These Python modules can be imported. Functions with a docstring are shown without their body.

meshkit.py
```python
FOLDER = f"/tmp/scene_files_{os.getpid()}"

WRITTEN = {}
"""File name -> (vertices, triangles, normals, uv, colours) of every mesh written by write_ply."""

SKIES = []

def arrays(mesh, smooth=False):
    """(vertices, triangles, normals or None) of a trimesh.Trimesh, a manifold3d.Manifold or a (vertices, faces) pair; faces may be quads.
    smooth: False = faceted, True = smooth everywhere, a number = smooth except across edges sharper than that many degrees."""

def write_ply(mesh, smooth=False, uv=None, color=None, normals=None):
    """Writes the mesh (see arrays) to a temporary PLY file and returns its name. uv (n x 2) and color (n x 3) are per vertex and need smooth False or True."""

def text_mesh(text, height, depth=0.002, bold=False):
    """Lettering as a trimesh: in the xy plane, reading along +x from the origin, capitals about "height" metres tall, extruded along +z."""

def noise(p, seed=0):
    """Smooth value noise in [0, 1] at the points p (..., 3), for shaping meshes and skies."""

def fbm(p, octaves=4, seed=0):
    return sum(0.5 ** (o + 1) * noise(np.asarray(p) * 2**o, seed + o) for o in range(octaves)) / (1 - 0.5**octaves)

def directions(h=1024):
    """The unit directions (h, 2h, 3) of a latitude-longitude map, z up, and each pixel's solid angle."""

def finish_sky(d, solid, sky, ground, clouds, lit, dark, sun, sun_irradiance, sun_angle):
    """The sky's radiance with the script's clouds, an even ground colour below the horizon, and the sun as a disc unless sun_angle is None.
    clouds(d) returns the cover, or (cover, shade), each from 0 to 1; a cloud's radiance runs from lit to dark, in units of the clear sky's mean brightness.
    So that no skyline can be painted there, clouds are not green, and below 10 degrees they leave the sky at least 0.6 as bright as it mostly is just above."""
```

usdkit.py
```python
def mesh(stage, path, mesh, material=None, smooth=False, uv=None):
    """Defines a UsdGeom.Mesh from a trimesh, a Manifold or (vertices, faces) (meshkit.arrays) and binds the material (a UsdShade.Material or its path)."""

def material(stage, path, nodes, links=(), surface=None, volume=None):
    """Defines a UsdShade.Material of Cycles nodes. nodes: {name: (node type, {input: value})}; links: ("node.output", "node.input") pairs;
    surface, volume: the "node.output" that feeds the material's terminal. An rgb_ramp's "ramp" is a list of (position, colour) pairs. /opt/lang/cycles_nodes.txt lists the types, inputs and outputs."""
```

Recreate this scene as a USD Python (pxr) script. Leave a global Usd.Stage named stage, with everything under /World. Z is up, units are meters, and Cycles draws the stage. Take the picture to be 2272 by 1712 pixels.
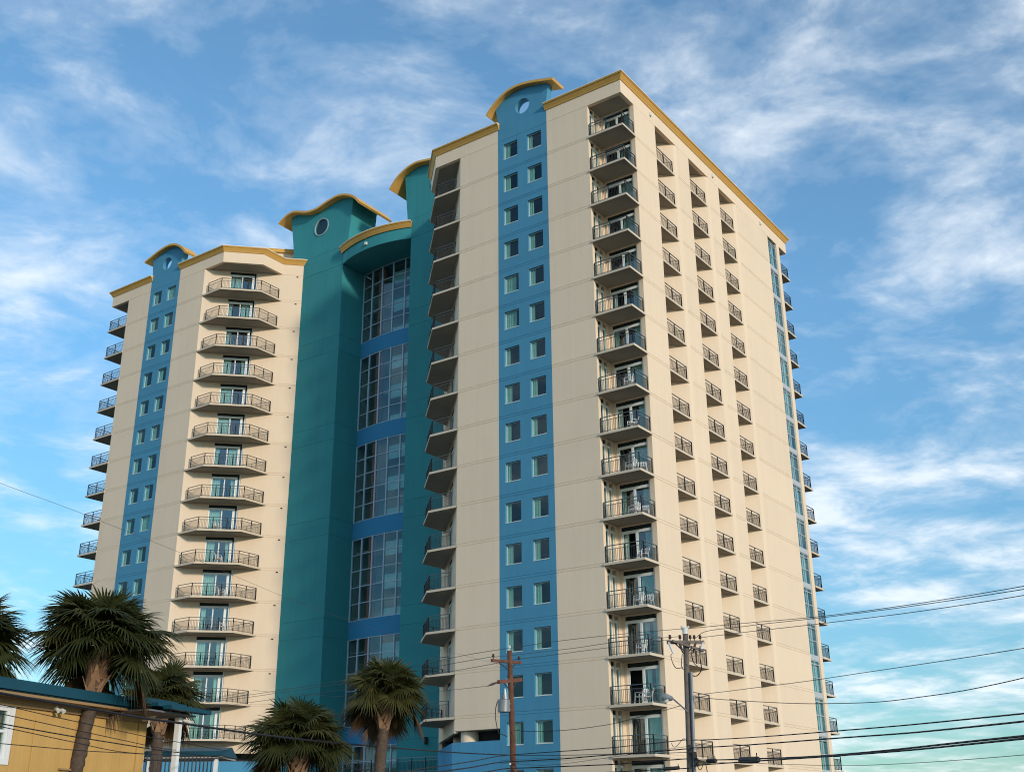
import math, random
import numpy as np
import trimesh, manifold3d
from shapely.geometry import Polygon, Point, LineString, box as sbox
from shapely.ops import unary_union
import usdkit
from pxr import Usd, UsdGeom, UsdLux, UsdShade, Gf, Sdf, Vt

random.seed(7)
rng = np.random.default_rng(7)
R = math.radians
stage = Usd.Stage.CreateInMemory()
UsdGeom.SetStageUpAxis(stage, UsdGeom.Tokens.z)
UsdGeom.SetStageMetersPerUnit(stage, 1.0)
UsdGeom.Xform.Define(stage, '/World')
UsdGeom.Scope.Define(stage, '/World/Looks')

# ------------------------------------------------------------------ camera
EYE = 1.7
PITCH, ROLL, FPX, PW, PH = R(21.453), R(-0.464), 2480.9, 2272.0, 1712.0
cam = UsdGeom.Camera.Define(stage, '/World/camera')
cam.CreateHorizontalApertureAttr(36.0)
cam.CreateVerticalApertureAttr(36.0 * 771 / 1024)
cam.CreateFocalLengthAttr(36.0 * FPX / PW)
cam.CreateClippingRangeAttr(Gf.Vec2f(0.1, 5000))
cam.CreateExposureAttr(0.84)
r0, u0, b0 = np.array([1, 0, 0.]), np.array([0, -math.sin(PITCH), math.cos(PITCH)]), -np.array([0, math.cos(PITCH), math.sin(PITCH)])
r1 = r0 * math.cos(ROLL) + u0 * math.sin(ROLL)
u1 = -r0 * math.sin(ROLL) + u0 * math.cos(ROLL)
cam.AddTransformOp().Set(Gf.Matrix4d(*[float(x) for row in ((*r1, 0), (*u1, 0), (*b0, 0), (0, 0, EYE, 1)) for x in row]))

# ------------------------------------------------------------------ sky and sun
SUN_AZ, SUN_EL = R(143), R(16)
SKY_STRENGTH, SUN_I = 0.15, 0.42
def tag(p, label=None, cat=None, group=None, kind=None):
    p = p.GetPrim() if hasattr(p, 'GetPrim') else p
    for k, v in (('label', label), ('category', cat), ('group', group), ('kind', kind)):
        if v: p.SetCustomDataByKey(k, v)
    return p
CLOUD_X, CLOUD_Y = 12.6, 6.3
cloud_nodes = {
    'sky': ('sky_texture', dict(sky_type='single_scattering', sun_disc=False, sun_elevation=SUN_EL, sun_rotation=SUN_AZ, altitude=0.0, air_density=1.0, aerosol_density=0.35, ozone_density=2.0)),
    'tc': ('texture_coordinate', {}), 'sep': ('separate_xyz', {}),
    'zc': ('math', dict(math_type='maximum', value2=0.0)), 'za': ('math', dict(math_type='add', value2=0.14)),
    'dx': ('math', dict(math_type='divide')), 'dy': ('math', dict(math_type='divide')), 'pl': ('combine_xyz', {}),
    # one layer of high cloud on a plane: broad masses, streaks along them, small ripples
    'mapA': ('mapping', dict(rotation=(0, 0, R(-38)), scale=(0.55, 1.0, 1.0), location=(CLOUD_X, CLOUD_Y, 0.4))),
    'mapB': ('mapping', dict(rotation=(0, 0, R(-30)), scale=(0.92, 1.0, 1.0), location=(1.0, 4.0, 0.0))),
    'nA': ('noise_texture', dict(scale=0.95, detail=3.0, roughness=0.55, distortion=0.4)),
    'nB': ('noise_texture', dict(scale=4.2, detail=10.0, roughness=0.60, distortion=0.3)),
    'nC': ('noise_texture', dict(scale=13.0, detail=6.0, roughness=0.6, distortion=0.6)),
    'm1': ('math', dict(math_type='multiply_add', value2=0.85, value3=-0.50)),
    'm2': ('math', dict(math_type='multiply_add', value2=0.92)),
    'm3': ('math', dict(math_type='multiply_add', value2=0.24)),
    'ramp': ('rgb_ramp', dict(ramp=[(0.0, (0.02,) * 3), (0.40, (0.05,) * 3), (0.50, (0.20,) * 3), (0.60, (0.48,) * 3), (0.70, (0.78,) * 3), (0.86, (0.95,) * 3), (1.0, (1.0,) * 3)])),
    'bw': ('rgb_to_bw', {}),
    'low': ('map_range', dict(from_min=0.0, from_max=0.42, to_min=0.50, to_max=1.0, clamp=True)),
    'lowc': ('mix_color', dict(blend_type='mix', a=(0.152, 0.105, 0.125), b=(1.0, 1.0, 1.0))),
    'dim': ('mix_color', dict(blend_type='multiply', fac=1.0, use_clamp=False)),
    'blue': ('mix_color', dict(blend_type='multiply', fac=1.0, b=(0.45, 0.74, 0.82))),
    'mixc': ('mix_color', dict(blend_type='mix')),
    'cl': ('rgb_ramp', dict(ramp=[(0.35, (0.80, 0.86, 0.93)), (0.6, (1.0, 1.0, 1.0))])),
    'clm': ('mix_color', dict(blend_type='multiply', fac=1.0, a=(3.75, 4.0, 4.2), use_clamp=False)),
    'bg': ('background_shader', dict(strength=SKY_STRENGTH)),
}
cloud_links = [('tc.generated', 'sep.vector'), ('sep.z', 'zc.value1'), ('zc.value', 'za.value1'), ('sep.x', 'dx.value1'), ('za.value', 'dx.value2'), ('sep.y', 'dy.value1'), ('za.value', 'dy.value2'),
    ('dx.value', 'pl.x'), ('dy.value', 'pl.y'), ('pl.vector', 'mapA.vector'), ('pl.vector', 'mapB.vector'), ('mapA.vector', 'nA.vector'), ('mapB.vector', 'nB.vector'), ('mapB.vector', 'nC.vector'),
    ('nA.fac', 'm1.value1'), ('nB.fac', 'm2.value1'), ('m1.value', 'm2.value3'), ('nC.fac', 'm3.value1'), ('m2.value', 'm3.value3'), ('m3.value', 'ramp.fac'), ('ramp.color', 'bw.color'),
    ('zc.value', 'low.value'), ('low.result', 'lowc.fac'), ('sky.color', 'blue.a'), ('blue.result', 'dim.a'), ('lowc.result', 'dim.b'), ('dim.result', 'mixc.a'),
    ('nB.fac', 'cl.fac'), ('cl.color', 'clm.b'), ('clm.result', 'mixc.b'), ('bw.val', 'mixc.fac'), ('mixc.result', 'bg.color')]
sky_mat = usdkit.material(stage, '/World/Looks/sky_look', cloud_nodes, cloud_links, surface='bg.background')
dome = UsdLux.DomeLight.Define(stage, '/World/sky')
UsdShade.MaterialBindingAPI.Apply(dome.GetPrim()).Bind(sky_mat)
tag(dome, 'blue sky with thin streaky white clouds', 'sky', kind='structure')
sun = UsdLux.DistantLight.Define(stage, '/World/sun')
sun.CreateIntensityAttr(SUN_I); sun.CreateNormalizeAttr(True); sun.CreateAngleAttr(5.0); sun.CreateColorAttr(Gf.Vec3f(1.0, 0.87, 0.72))
s = np.array([math.sin(SUN_AZ) * math.cos(SUN_EL), math.cos(SUN_AZ) * math.cos(SUN_EL), math.sin(SUN_EL)])
sx = np.cross([0, 0, 1], s); sx /= np.linalg.norm(sx); sy = np.cross(s, sx)
sun.AddTransformOp().Set(Gf.Matrix4d(*[float(x) for row in ((*sx, 0), (*sy, 0), (*s, 0), (0, 0, 0, 1)) for x in row]))

# ------------------------------------------------------------------ materials
def mat(name, nodes, links, out):
    return usdkit.material(stage, '/World/Looks/' + name, nodes, links, surface=out)
def paint(name, col, var=0.08, scale=0.35, rough=0.85, bump=0.0, bscale=60, streak=0.0, spec=0.3, metal=0.0, piece=0.0):
    c = np.array(col)
    n = {'g': ('geometry', {}), 'n': ('noise_texture', dict(scale=scale, detail=5.0, roughness=0.6)),
         'r': ('rgb_ramp', dict(ramp=[(0.25, tuple(c * (1 - var))), (0.75, tuple(np.minimum(c * (1 + var), 0.95)))])),
         'p': ('principled_bsdf', dict(roughness=rough, specular_ior_level=spec, metallic=metal))}
    l = [('g.position', 'n.vector'), ('n.fac', 'r.fac')]
    last = 'r.color'
    if streak:
        n |= {'sm': ('mapping', dict(scale=(2.6, 2.6, 0.10))), 'sn': ('noise_texture', dict(scale=1.0, detail=4.0, roughness=0.65)),
              'sr': ('rgb_ramp', dict(ramp=[(0.35, (1 - streak,) * 3), (0.6, (1, 1, 1))])), 'sx': ('mix_color', dict(blend_type='multiply', fac=1.0))}
        l += [('g.position', 'sm.vector'), ('sm.vector', 'sn.vector'), ('sn.fac', 'sr.fac'), (last, 'sx.a'), ('sr.color', 'sx.b')]
        last = 'sx.result'
    if piece:
        n |= {'oi': ('object_info', {}), 'pr': ('rgb_ramp', dict(ramp=[(0.0, (1 - piece,) * 3), (1.0, (1, 1, 1))])), 'px': ('mix_color', dict(blend_type='multiply', fac=1.0))}
        l += [('oi.random', 'pr.fac'), (last, 'px.a'), ('pr.color', 'px.b')]
        last = 'px.result'
    if bump:
        n |= {'bn': ('noise_texture', dict(scale=bscale, detail=3.0)), 'b': ('bump', dict(strength=bump, distance=0.01))}
        l += [('g.position', 'bn.vector'), ('bn.fac', 'b.height'), ('b.normal', 'p.normal')]
    return mat(name, n, l + [(last, 'p.base_color')], 'p.BSDF')
def glass(name, tint, base, gain, gloss=(0.85, 0.95, 1.0), rough=0.01):
    n = {'f': ('fresnel', dict(IOR=1.5)), 'm': ('math', dict(math_type='multiply_add', value2=gain, value3=base, use_clamp=True)),
         't': ('transparent_bsdf', dict(color=tint)), 'g': ('glossy_bsdf', dict(color=gloss, roughness=rough)), 'x': ('mix_closure', {}),
         'gp': ('geometry', {}), 'bn': ('noise_texture', dict(scale=0.8, detail=1.0)), 'b': ('bump', dict(strength=0.06, distance=0.05))}
    n |= {'inv': ('math', dict(math_type='subtract', value1=1.0)), 'front': ('math', dict(math_type='multiply'))}
    return mat(name, n, [('f.fac', 'm.value1'), ('gp.backfacing', 'inv.value2'), ('m.value', 'front.value1'), ('inv.value', 'front.value2'), ('front.value', 'x.fac'), ('t.BSDF', 'x.closure1'), ('g.BSDF', 'x.closure2'), ('gp.position', 'bn.vector'), ('bn.fac', 'b.height'), ('b.normal', 'g.normal')], 'x.closure')
M = {
    'beige': paint('beige_stucco', (0.72, 0.575, 0.425), 0.03, 0.25, bump=0.25, bscale=30, streak=0.03, piece=0.045),
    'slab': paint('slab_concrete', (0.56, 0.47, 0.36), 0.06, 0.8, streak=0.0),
    'soffit': paint('soffit_paint', (0.25, 0.225, 0.185), 0.08, 0.8),  # shade under the slabs put into the colour, darker than the slab itself
    'blue': paint('blue_stucco', (0.062, 0.240, 0.375), 0.06, 0.25, bump=0.3, bscale=30, streak=0.045, piece=0.06),
    'blue2': paint('spandrel_blue', (0.042, 0.225, 0.40), 0.05, 0.25, bump=0.2, bscale=30),
    'teal': paint('teal_stucco', (0.034, 0.240, 0.265), 0.07, 0.25, bump=0.3, bscale=30, streak=0.06, piece=0.06),
    'ochre': paint('ochre_trim', (0.56, 0.31, 0.075), 0.05, 0.6, rough=0.7),
    'coping': paint('coping_metal', (0.70, 0.64, 0.55), 0.05, 0.6, rough=0.5),
    'rail': paint('rail_metal', (0.018, 0.02, 0.022), 0.1, 3, rough=0.55, spec=0.4),
    'handrail': paint('handrail_metal', (0.05, 0.056, 0.06), 0.1, 3, rough=0.3, spec=0.7),
    'frame': paint('white_frame', (0.74, 0.76, 0.74), 0.03, 1, rough=0.5),
    'winframe': paint('window_frame', (0.50, 0.58, 0.58), 0.03, 1, rough=0.5),
    'mullion': paint('mullion_metal', (0.42, 0.50, 0.58), 0.04, 1, rough=0.4),
    'stripframe': paint('strip_frame', (0.40, 0.43, 0.45), 0.04, 1, rough=0.5),
    'portring': paint('porthole_ring', (0.27, 0.36, 0.38), 0.05, 1, rough=0.5),
    'dark': paint('transom_louvre', (0.012, 0.022, 0.02), 0.1, 3, rough=0.6),
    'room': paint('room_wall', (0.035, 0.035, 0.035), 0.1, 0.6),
    'lobbywall': paint('lobby_wall_paint', (0.42, 0.40, 0.34), 0.08, 0.6),
    'floor_edge': paint('lobby_blind', (0.50, 0.66, 0.62), 0.08, 0.7),  # pale tone painted for the bands reflected in the lobby glass
    'redcol': paint('lobby_column', (0.55, 0.14, 0.085), 0.12, 0.8),
    'curtain': paint('curtain_cloth', (0.46, 0.56, 0.47), 0.12, 2.0, rough=0.9),
    'glass': glass('window_glass', (0.74, 0.86, 0.84), 0.03, 1.0, (0.65, 0.87, 0.95)),
    'doorglass': glass('door_glass', (0.80, 0.90, 0.89), 0.11, 1.2, (0.85, 0.95, 1.0)),
    'cglass': glass('tinted_glass', (0.78, 0.89, 0.90), 0.06, 1.2, (0.6, 0.9, 1.0)),
    'plastic': paint('white_plastic', (0.78, 0.78, 0.76), 0.02, 2, rough=0.45),
    'vent': paint('vent_dark', (0.03, 0.028, 0.025), 0.1, 3),
    'fixture': paint('fixture_white', (0.62, 0.62, 0.58), 0.05, 3),
    'polewood': paint('red_pole_wood', (0.13, 0.056, 0.034), 0.35, 2.2, streak=0.35),
    'armwood': paint('crossarm_wood', (0.14, 0.058, 0.040), 0.3, 3.0),
    'greywood': paint('grey_pole_wood', (0.165, 0.135, 0.115), 0.3, 2.2, streak=0.35),
    'galv': paint('galvanised_steel', (0.21, 0.225, 0.24), 0.08, 2, rough=0.45, metal=0.3),
    'insul': paint('insulator_porcelain', (0.05, 0.035, 0.03), 0.2, 3, rough=0.3),
    'insulw': paint('pale_insulator', (0.55, 0.56, 0.56), 0.1, 3, rough=0.3),
    'wire': paint('wire_rubber', (0.012, 0.012, 0.014), 0.1, 3, rough=0.5),
    'wirethin': paint('wire_weathered', (0.05, 0.05, 0.05), 0.1, 3, rough=0.5),
    'yellow': paint('yellow_siding', (0.52, 0.315, 0.105), 0.07, 0.9, streak=0.10, bump=0.15, bscale=25),
    'tealroof': paint('teal_metal_roof', (0.007, 0.055, 0.085), 0.10, 1.2, rough=0.45),
    'brownsoffit': paint('brown_soffit', (0.30, 0.19, 0.09), 0.1, 1.0),
    'white': paint('white_trim', (0.66, 0.66, 0.66), 0.05, 2),
    'bark': paint('palm_bark', (0.075, 0.052, 0.038), 0.40, 9, bump=0.8, bscale=22),
    'boot': paint('palm_boot', (0.26, 0.15, 0.085), 0.35, 5, bump=0.4, bscale=30),
    'ground': paint('ground_asphalt', (0.085, 0.08, 0.072), 0.15, 0.3),
    'deck': paint('deck_concrete', (0.35, 0.33, 0.30), 0.1, 0.5),
    'soffitgrey': paint('porch_soffit_grey', (0.15, 0.15, 0.16), 0.1, 0.5),
    'podium': paint('podium_blue', (0.06, 0.24, 0.40), 0.05, 0.3, bump=0.2, bscale=30, streak=0.06),
}
def leaf(name, a, b):
    n = {'o': ('object_info', {}), 'g': ('geometry', {}), 'n': ('noise_texture', dict(scale=6.0, detail=2.0)), 'mx': ('mix_float', dict(fac=0.45)),
         'r': ('rgb_ramp', dict(ramp=[(0.25, a), (0.8, b)])), 'p': ('principled_bsdf', dict(roughness=0.55, specular_ior_level=0.3)),
         't': ('translucent_bsdf', {}), 'x': ('mix_closure', dict(fac=0.30))}
    return mat(name, n, [('g.position', 'n.vector'), ('g.random_per_island', 'mx.a'), ('n.fac', 'mx.b'), ('mx.result', 'r.fac'), ('r.color', 'p.base_color'), ('r.color', 't.color'), ('p.BSDF', 'x.closure1'), ('t.BSDF', 'x.closure2')], 'x.closure')
M['leaf'] = leaf('palm_leaf', (0.042, 0.050, 0.015), (0.145, 0.140, 0.048))
M['leaf2'] = leaf('palm_leaf_olive', (0.070, 0.068, 0.020), (0.230, 0.195, 0.065))
M['dead'] = leaf('palm_leaf_dead', (0.11, 0.06, 0.025), (0.26, 0.15, 0.07))

# ------------------------------------------------------------------ building blocks
used = {}
def name_in(parent, name):
    k = used.get((parent, name), 0); used[(parent, name)] = k + 1
    return f'{parent}/{name}' + (f'_{k:03d}' if k else '')
cache = {}
def put(parent, name, mesh, material, dz=0.0, off=None, smooth=False, label=None, kind=None):
    """One Mesh prim, a child of parent; meshes used again share their arrays."""
    parent = parent if isinstance(parent, str) else str(parent.GetPath())
    path = name_in(parent, name)
    if isinstance(mesh, MB): mesh = mesh.arr()
    m = usdkit.mesh(stage, path, mesh, M[material] if isinstance(material, str) else material, smooth=smooth)
    if off is not None: m.AddTranslateOp().Set(Gf.Vec3d(*[float(x) for x in off]))
    elif dz: m.AddTranslateOp().Set(Gf.Vec3d(0, 0, float(dz)))
    if label: tag(m, label)
    if kind: tag(m, kind=kind)
    return m
def thing(name, label, cat, loc=(0, 0, 0), rz=0.0, group=None, kind=None):
    x = UsdGeom.Xform.Define(stage, name_in('/World', name))
    x.AddTranslateOp().Set(Gf.Vec3d(*[float(v) for v in loc]))
    if rz: x.AddRotateZOp().Set(float(rz))
    return tag(x, label, cat, group, kind)
def group_part(parent, name):
    return UsdGeom.Xform.Define(stage, name_in(str(parent.GetPath()), name)).GetPrim()

class MB:
    def __init__(s): s.v, s.f, s.n = [], [], 0
    def add(s, v, f):
        v = np.asarray(v, float); s.v.append(v); s.f.append(np.asarray(f, int) + s.n); s.n += len(v); return s
    def mesh(s, m): return s.add(m.vertices, m.faces)
    def hexa(s, p):
        """p: 8 corners, bottom ring then top ring."""
        return s.add(p, [[0, 2, 1], [0, 3, 2], [4, 5, 6], [4, 6, 7], [0, 1, 5], [0, 5, 4], [1, 2, 6], [1, 6, 5], [2, 3, 7], [2, 7, 6], [3, 0, 4], [3, 4, 7]])
    def box(s, x0, x1, y0, y1, z0, z1):
        return s.hexa([(x0, y0, z0), (x1, y0, z0), (x1, y1, z0), (x0, y1, z0), (x0, y0, z1), (x1, y0, z1), (x1, y1, z1), (x0, y1, z1)])
    def bar(s, a, b, w, h=None, up=(0, 0, 1)):
        a, b = np.array(a, float), np.array(b, float); d = b - a; d /= max(np.linalg.norm(d), 1e-9)
        u = np.array(up, float)
        if abs(d @ u) > 0.98: u = np.array([1, 0, 0.])
        x = np.cross(d, u); x /= np.linalg.norm(x); y = np.cross(x, d); h = h or w
        o = [x * w / 2 * i + y * h / 2 * j for i, j in ((-1, -1), (1, -1), (1, 1), (-1, 1))]
        return s.hexa([a + q for q in o] + [b + q for q in o])
    def tube(s, pts, r, n=8, caps=True):
        pts = np.asarray(pts, float); r = np.broadcast_to(r, len(pts))
        t = np.gradient(pts, axis=0); t /= np.maximum(np.linalg.norm(t, axis=1, keepdims=True), 1e-9)
        ref = np.array([0, 0, 1.]) if abs(t[0][2]) < 0.9 else np.array([1, 0, 0.])
        V = []
        for p, d, q in zip(pts, t, r):
            x = np.cross(d, ref); x /= np.linalg.norm(x); y = np.cross(d, x)
            a = np.arange(n) * 2 * math.pi / n
            V.append(p + q * (np.outer(np.cos(a), x) + np.outer(np.sin(a), y)))
        F = []
        for i in range(len(pts) - 1):
            for j in range(n):
                a, b = i * n + j, i * n + (j + 1) % n
                F += [[a, b, b + n], [a, b + n, a + n]]
        V = np.vstack(V)
        if caps:
            V = np.vstack([V, pts[0], pts[-1]]); m = len(pts) * n
            F += [[m, (j + 1) % n, j] for j in range(n)] + [[m + 1, m - n + j, m - n + (j + 1) % n] for j in range(n)]
        return s.add(V, F)
    def prism(s, poly, z0, z1):
        poly = poly if hasattr(poly, 'exterior') else Polygon(poly)
        m = trimesh.creation.extrude_polygon(poly, z1 - z0, engine='earcut'); m.apply_translation((0, 0, z0))
        return s.mesh(m)
    def arr(s): return np.vstack(s.v), np.vstack(s.f)
    def tm(s): v, f = s.arr(); return trimesh.Trimesh(v, f, process=False)
def manifold(mb):
    m = mb if isinstance(mb, trimesh.Trimesh) else mb.tm()
    m = trimesh.Trimesh(m.vertices, m.faces, process=True); m.merge_vertices()
    if m.volume < 0: m.invert()
    return manifold3d.Manifold(manifold3d.Mesh(np.asarray(m.vertices, np.float32), np.asarray(m.faces, np.uint32)))
def cut(a, *bs):
    a = manifold(a)
    for b in bs: a = a - manifold(b)
    return a

def at(px, py, Y):
    """The point at depth Y (metres ahead) on the line of sight of a pixel of the 2272 x 1712 photograph."""
    x, y = px - PW / 2, py - PH / 2
    x, y = x * math.cos(ROLL) + y * math.sin(ROLL), -x * math.sin(ROLL) + y * math.cos(ROLL)
    d = np.array([x / FPX, math.cos(PITCH) + y / FPX * math.sin(PITCH), math.sin(PITCH) - y / FPX * math.cos(PITCH)])
    return np.array([0, 0, EYE]) + d * (Y / d[1])

# ------------------------------------------------------------------ ground
g = MB(); g.box(-1500, 1500, -1500, 1500, -0.5, 0.0)
tag(put('/World', 'ground', g, 'ground'), 'flat paved ground around the hotel', 'ground', kind='structure')

# ================================================================== the hotel
# local axes of the hotel: x = v (along the right face, away), y = u (along the left face, to the left), origin at the near corner
ALPHA = 54.814
hotel = thing('hotel_building', 'tall beige, blue and teal hotel with balconies and wavy ochre roof caps', 'hotel', (7.866, 66.248, 0), ALPHA)
H = 2.8
Z0 = 48.375 + EYE            # underside of the header above the top storey
ZC = 49.435 + EYE            # underside of the cornice
zk = lambda k: Z0 - k * H    # underside of the k-th slab from the top
def uv(pts): return [(v, u) for u, v in pts]

class Wall:
    """A closed plan line with its inner line at wall thickness; panels are cut from it segment by segment."""
    def __init__(s, pts, t=0.25):
        s.p = [np.array(q, float) for q in uv(pts)]
        n = len(s.p)
        sign = 1 if Polygon(s.p).exterior.is_ccw else -1
        s.t, s.d, s.n = t, [], []
        for i in range(n):
            d = s.p[(i + 1) % n] - s.p[i]; L = np.linalg.norm(d); d = d / L
            s.d.append(d); s.n.append(np.array([-d[1], d[0]]) * sign)
        s.q = []
        for i in range(n):
            a, b = s.n[i - 1], s.n[i]
            s.q.append(s.p[i] + t * (a + b) / max(1 + a @ b, 0.35))
    def length(s, i): return np.linalg.norm(s.p[(i + 1) % len(s.p)] - s.p[i])
    def panel(s, i, z0, z1, c=0.018, gap=0.002):
        a, b, a2, b2 = s.p[i], s.p[(i + 1) % len(s.p)], s.q[i], s.q[(i + 1) % len(s.p)]
        z0 += gap
        prof = [(0, z0 + c), (0, z1 - c), (c * 1.3, z1), (s.t, z1), (s.t, z0), (c * 1.3, z0)]
        V = [(*(a + (a2 - a) * d / s.t), z) for d, z in prof] + [(*(b + (b2 - b) * d / s.t), z) for d, z in prof]
        F = []
        for j in range(6):
            k = (j + 1) % 6
            F += [[j, k, k + 6], [j, k + 6, j + 6]]
        F += [[0, 2, 1], [0, 3, 2], [0, 4, 3], [0, 5, 4], [6, 7, 8], [6, 8, 9], [6, 9, 10], [6, 10, 11]]
        m = trimesh.Trimesh(V, F, process=False)
        if m.volume < 0: m.invert()
        return m
    def pt(s, i, along, depth, z): return (*(s.p[i] + s.d[i] * along + s.n[i] * depth), z)
    def box(s, mb, i, s0, s1, z0, z1, d0, d1):
        P = lambda a, d, z: s.pt(i, a, d, z)
        q = [P(s0, d0, z0), P(s1, d0, z0), P(s1, d1, z0), P(s0, d1, z0), P(s0, d0, z1), P(s1, d0, z1), P(s1, d1, z1), P(s0, d1, z1)]
        if np.cross(s.d[i], s.n[i]) < 0: q = [q[k] for k in (1, 0, 3, 2, 5, 4, 7, 6)]
        return mb.hexa(q)

def curtain(w, i, s0, s1, z0, z1, d):
    n = max(6, int((s1 - s0) / 0.07)); a = np.linspace(s0, s1, n)
    V = [w.pt(i, x, d + 0.022 * math.sin(x * 38 + z0), z) for z in (z0, z1) for x in a] + [w.pt(i, x, d + 0.012 + 0.022 * math.sin(x * 38 + z0), z) for z in (z0, z1) for x in a]
    F = []
    for o in (0, 2 * n):
        for j in range(n - 1): F += [[o + j, o + j + 1, o + n + j + 1], [o + j, o + n + j + 1, o + n + j]]
    return MB().add(V, F)

def railing(path, z, mb_r, mb_b):
    """path: local 2D points; z: underside of the slab. Top rails into mb_r, posts and balusters into mb_b."""
    path = [np.array(q, float) for q in path]
    for a, b in zip(path[:-1], path[1:]):
        L = np.linalg.norm(b - a); d = (b - a) / L
        for zz, w, h in ((1.205, 0.06, 0.045), (0.985, 0.035, 0.03), (0.26, 0.035, 0.03)):
            mb_r.bar((*a, z + zz), (*b, z + zz), w, h)
        m = max(1, round(L / 1.3))
        for j in range(m + 1): mb_b.bar((*(a + d * L * j / m), z + 0.14), (*(a + d * L * j / m), z + 1.20), 0.055)
        k = int(L / 0.12)
        for j in range(1, k):
            c = a + d * L * j / k; mb_b.bar((*c, z + 0.26), (*c, z + 0.98), 0.018)

def off_poly(pts, z0, z1): return MB().prism(uv(pts), z0, z1)

def cornice(pts, name='cornice'):
    """Swept along an open plan line with the outside on the right-hand side of (u, v) order given."""
    P = [np.array(q, float) for q in pts]
    prof = [(0.0, 0.0), (0.05, 0.0), (0.09, 0.10), (0.26, 0.40), (0.30, 0.40), (0.30, 0.48), (0.0, 0.48)]
    cope = [(-0.02, 0.48), (0.33, 0.48), (0.33, 0.535), (-0.02, 0.56)]
    def sweep(prof):
        nrm = []
        for a, b in zip(P[:-1], P[1:]):
            d = (b - a) / np.linalg.norm(b - a); nrm.append(np.array([d[1], -d[0]]))
        V = []
        for i, p in enumerate(P):
            if i == 0: m = nrm[0]
            elif i == len(P) - 1: m = nrm[-1]
            else: m = (nrm[i - 1] + nrm[i]) / (1 + nrm[i - 1] @ nrm[i])
            V += [(*((p + m * o)[::-1]), ZC + z) for o, z in prof]
        n, F = len(prof), []
        for i in range(len(P) - 1):
            for j in range(n):
                a, b = i * n + j, i * n + (j + 1) % n
                F += [[a, b, b + n], [a, b + n, a + n]]
        e = (len(P) - 1) * n
        F += [[0, j + 1, j] for j in range(1, n - 1)] + [[e, e + j, e + j + 1] for j in range(1, n - 1)]
        m = trimesh.Trimesh(V, F, process=False)
        if m.volume < 0: m.invert()
        return m
    c = put(hotel, name, sweep(prof), 'ochre'); put(str(c.GetPath()), 'coping', sweep(cope), 'coping')

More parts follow.
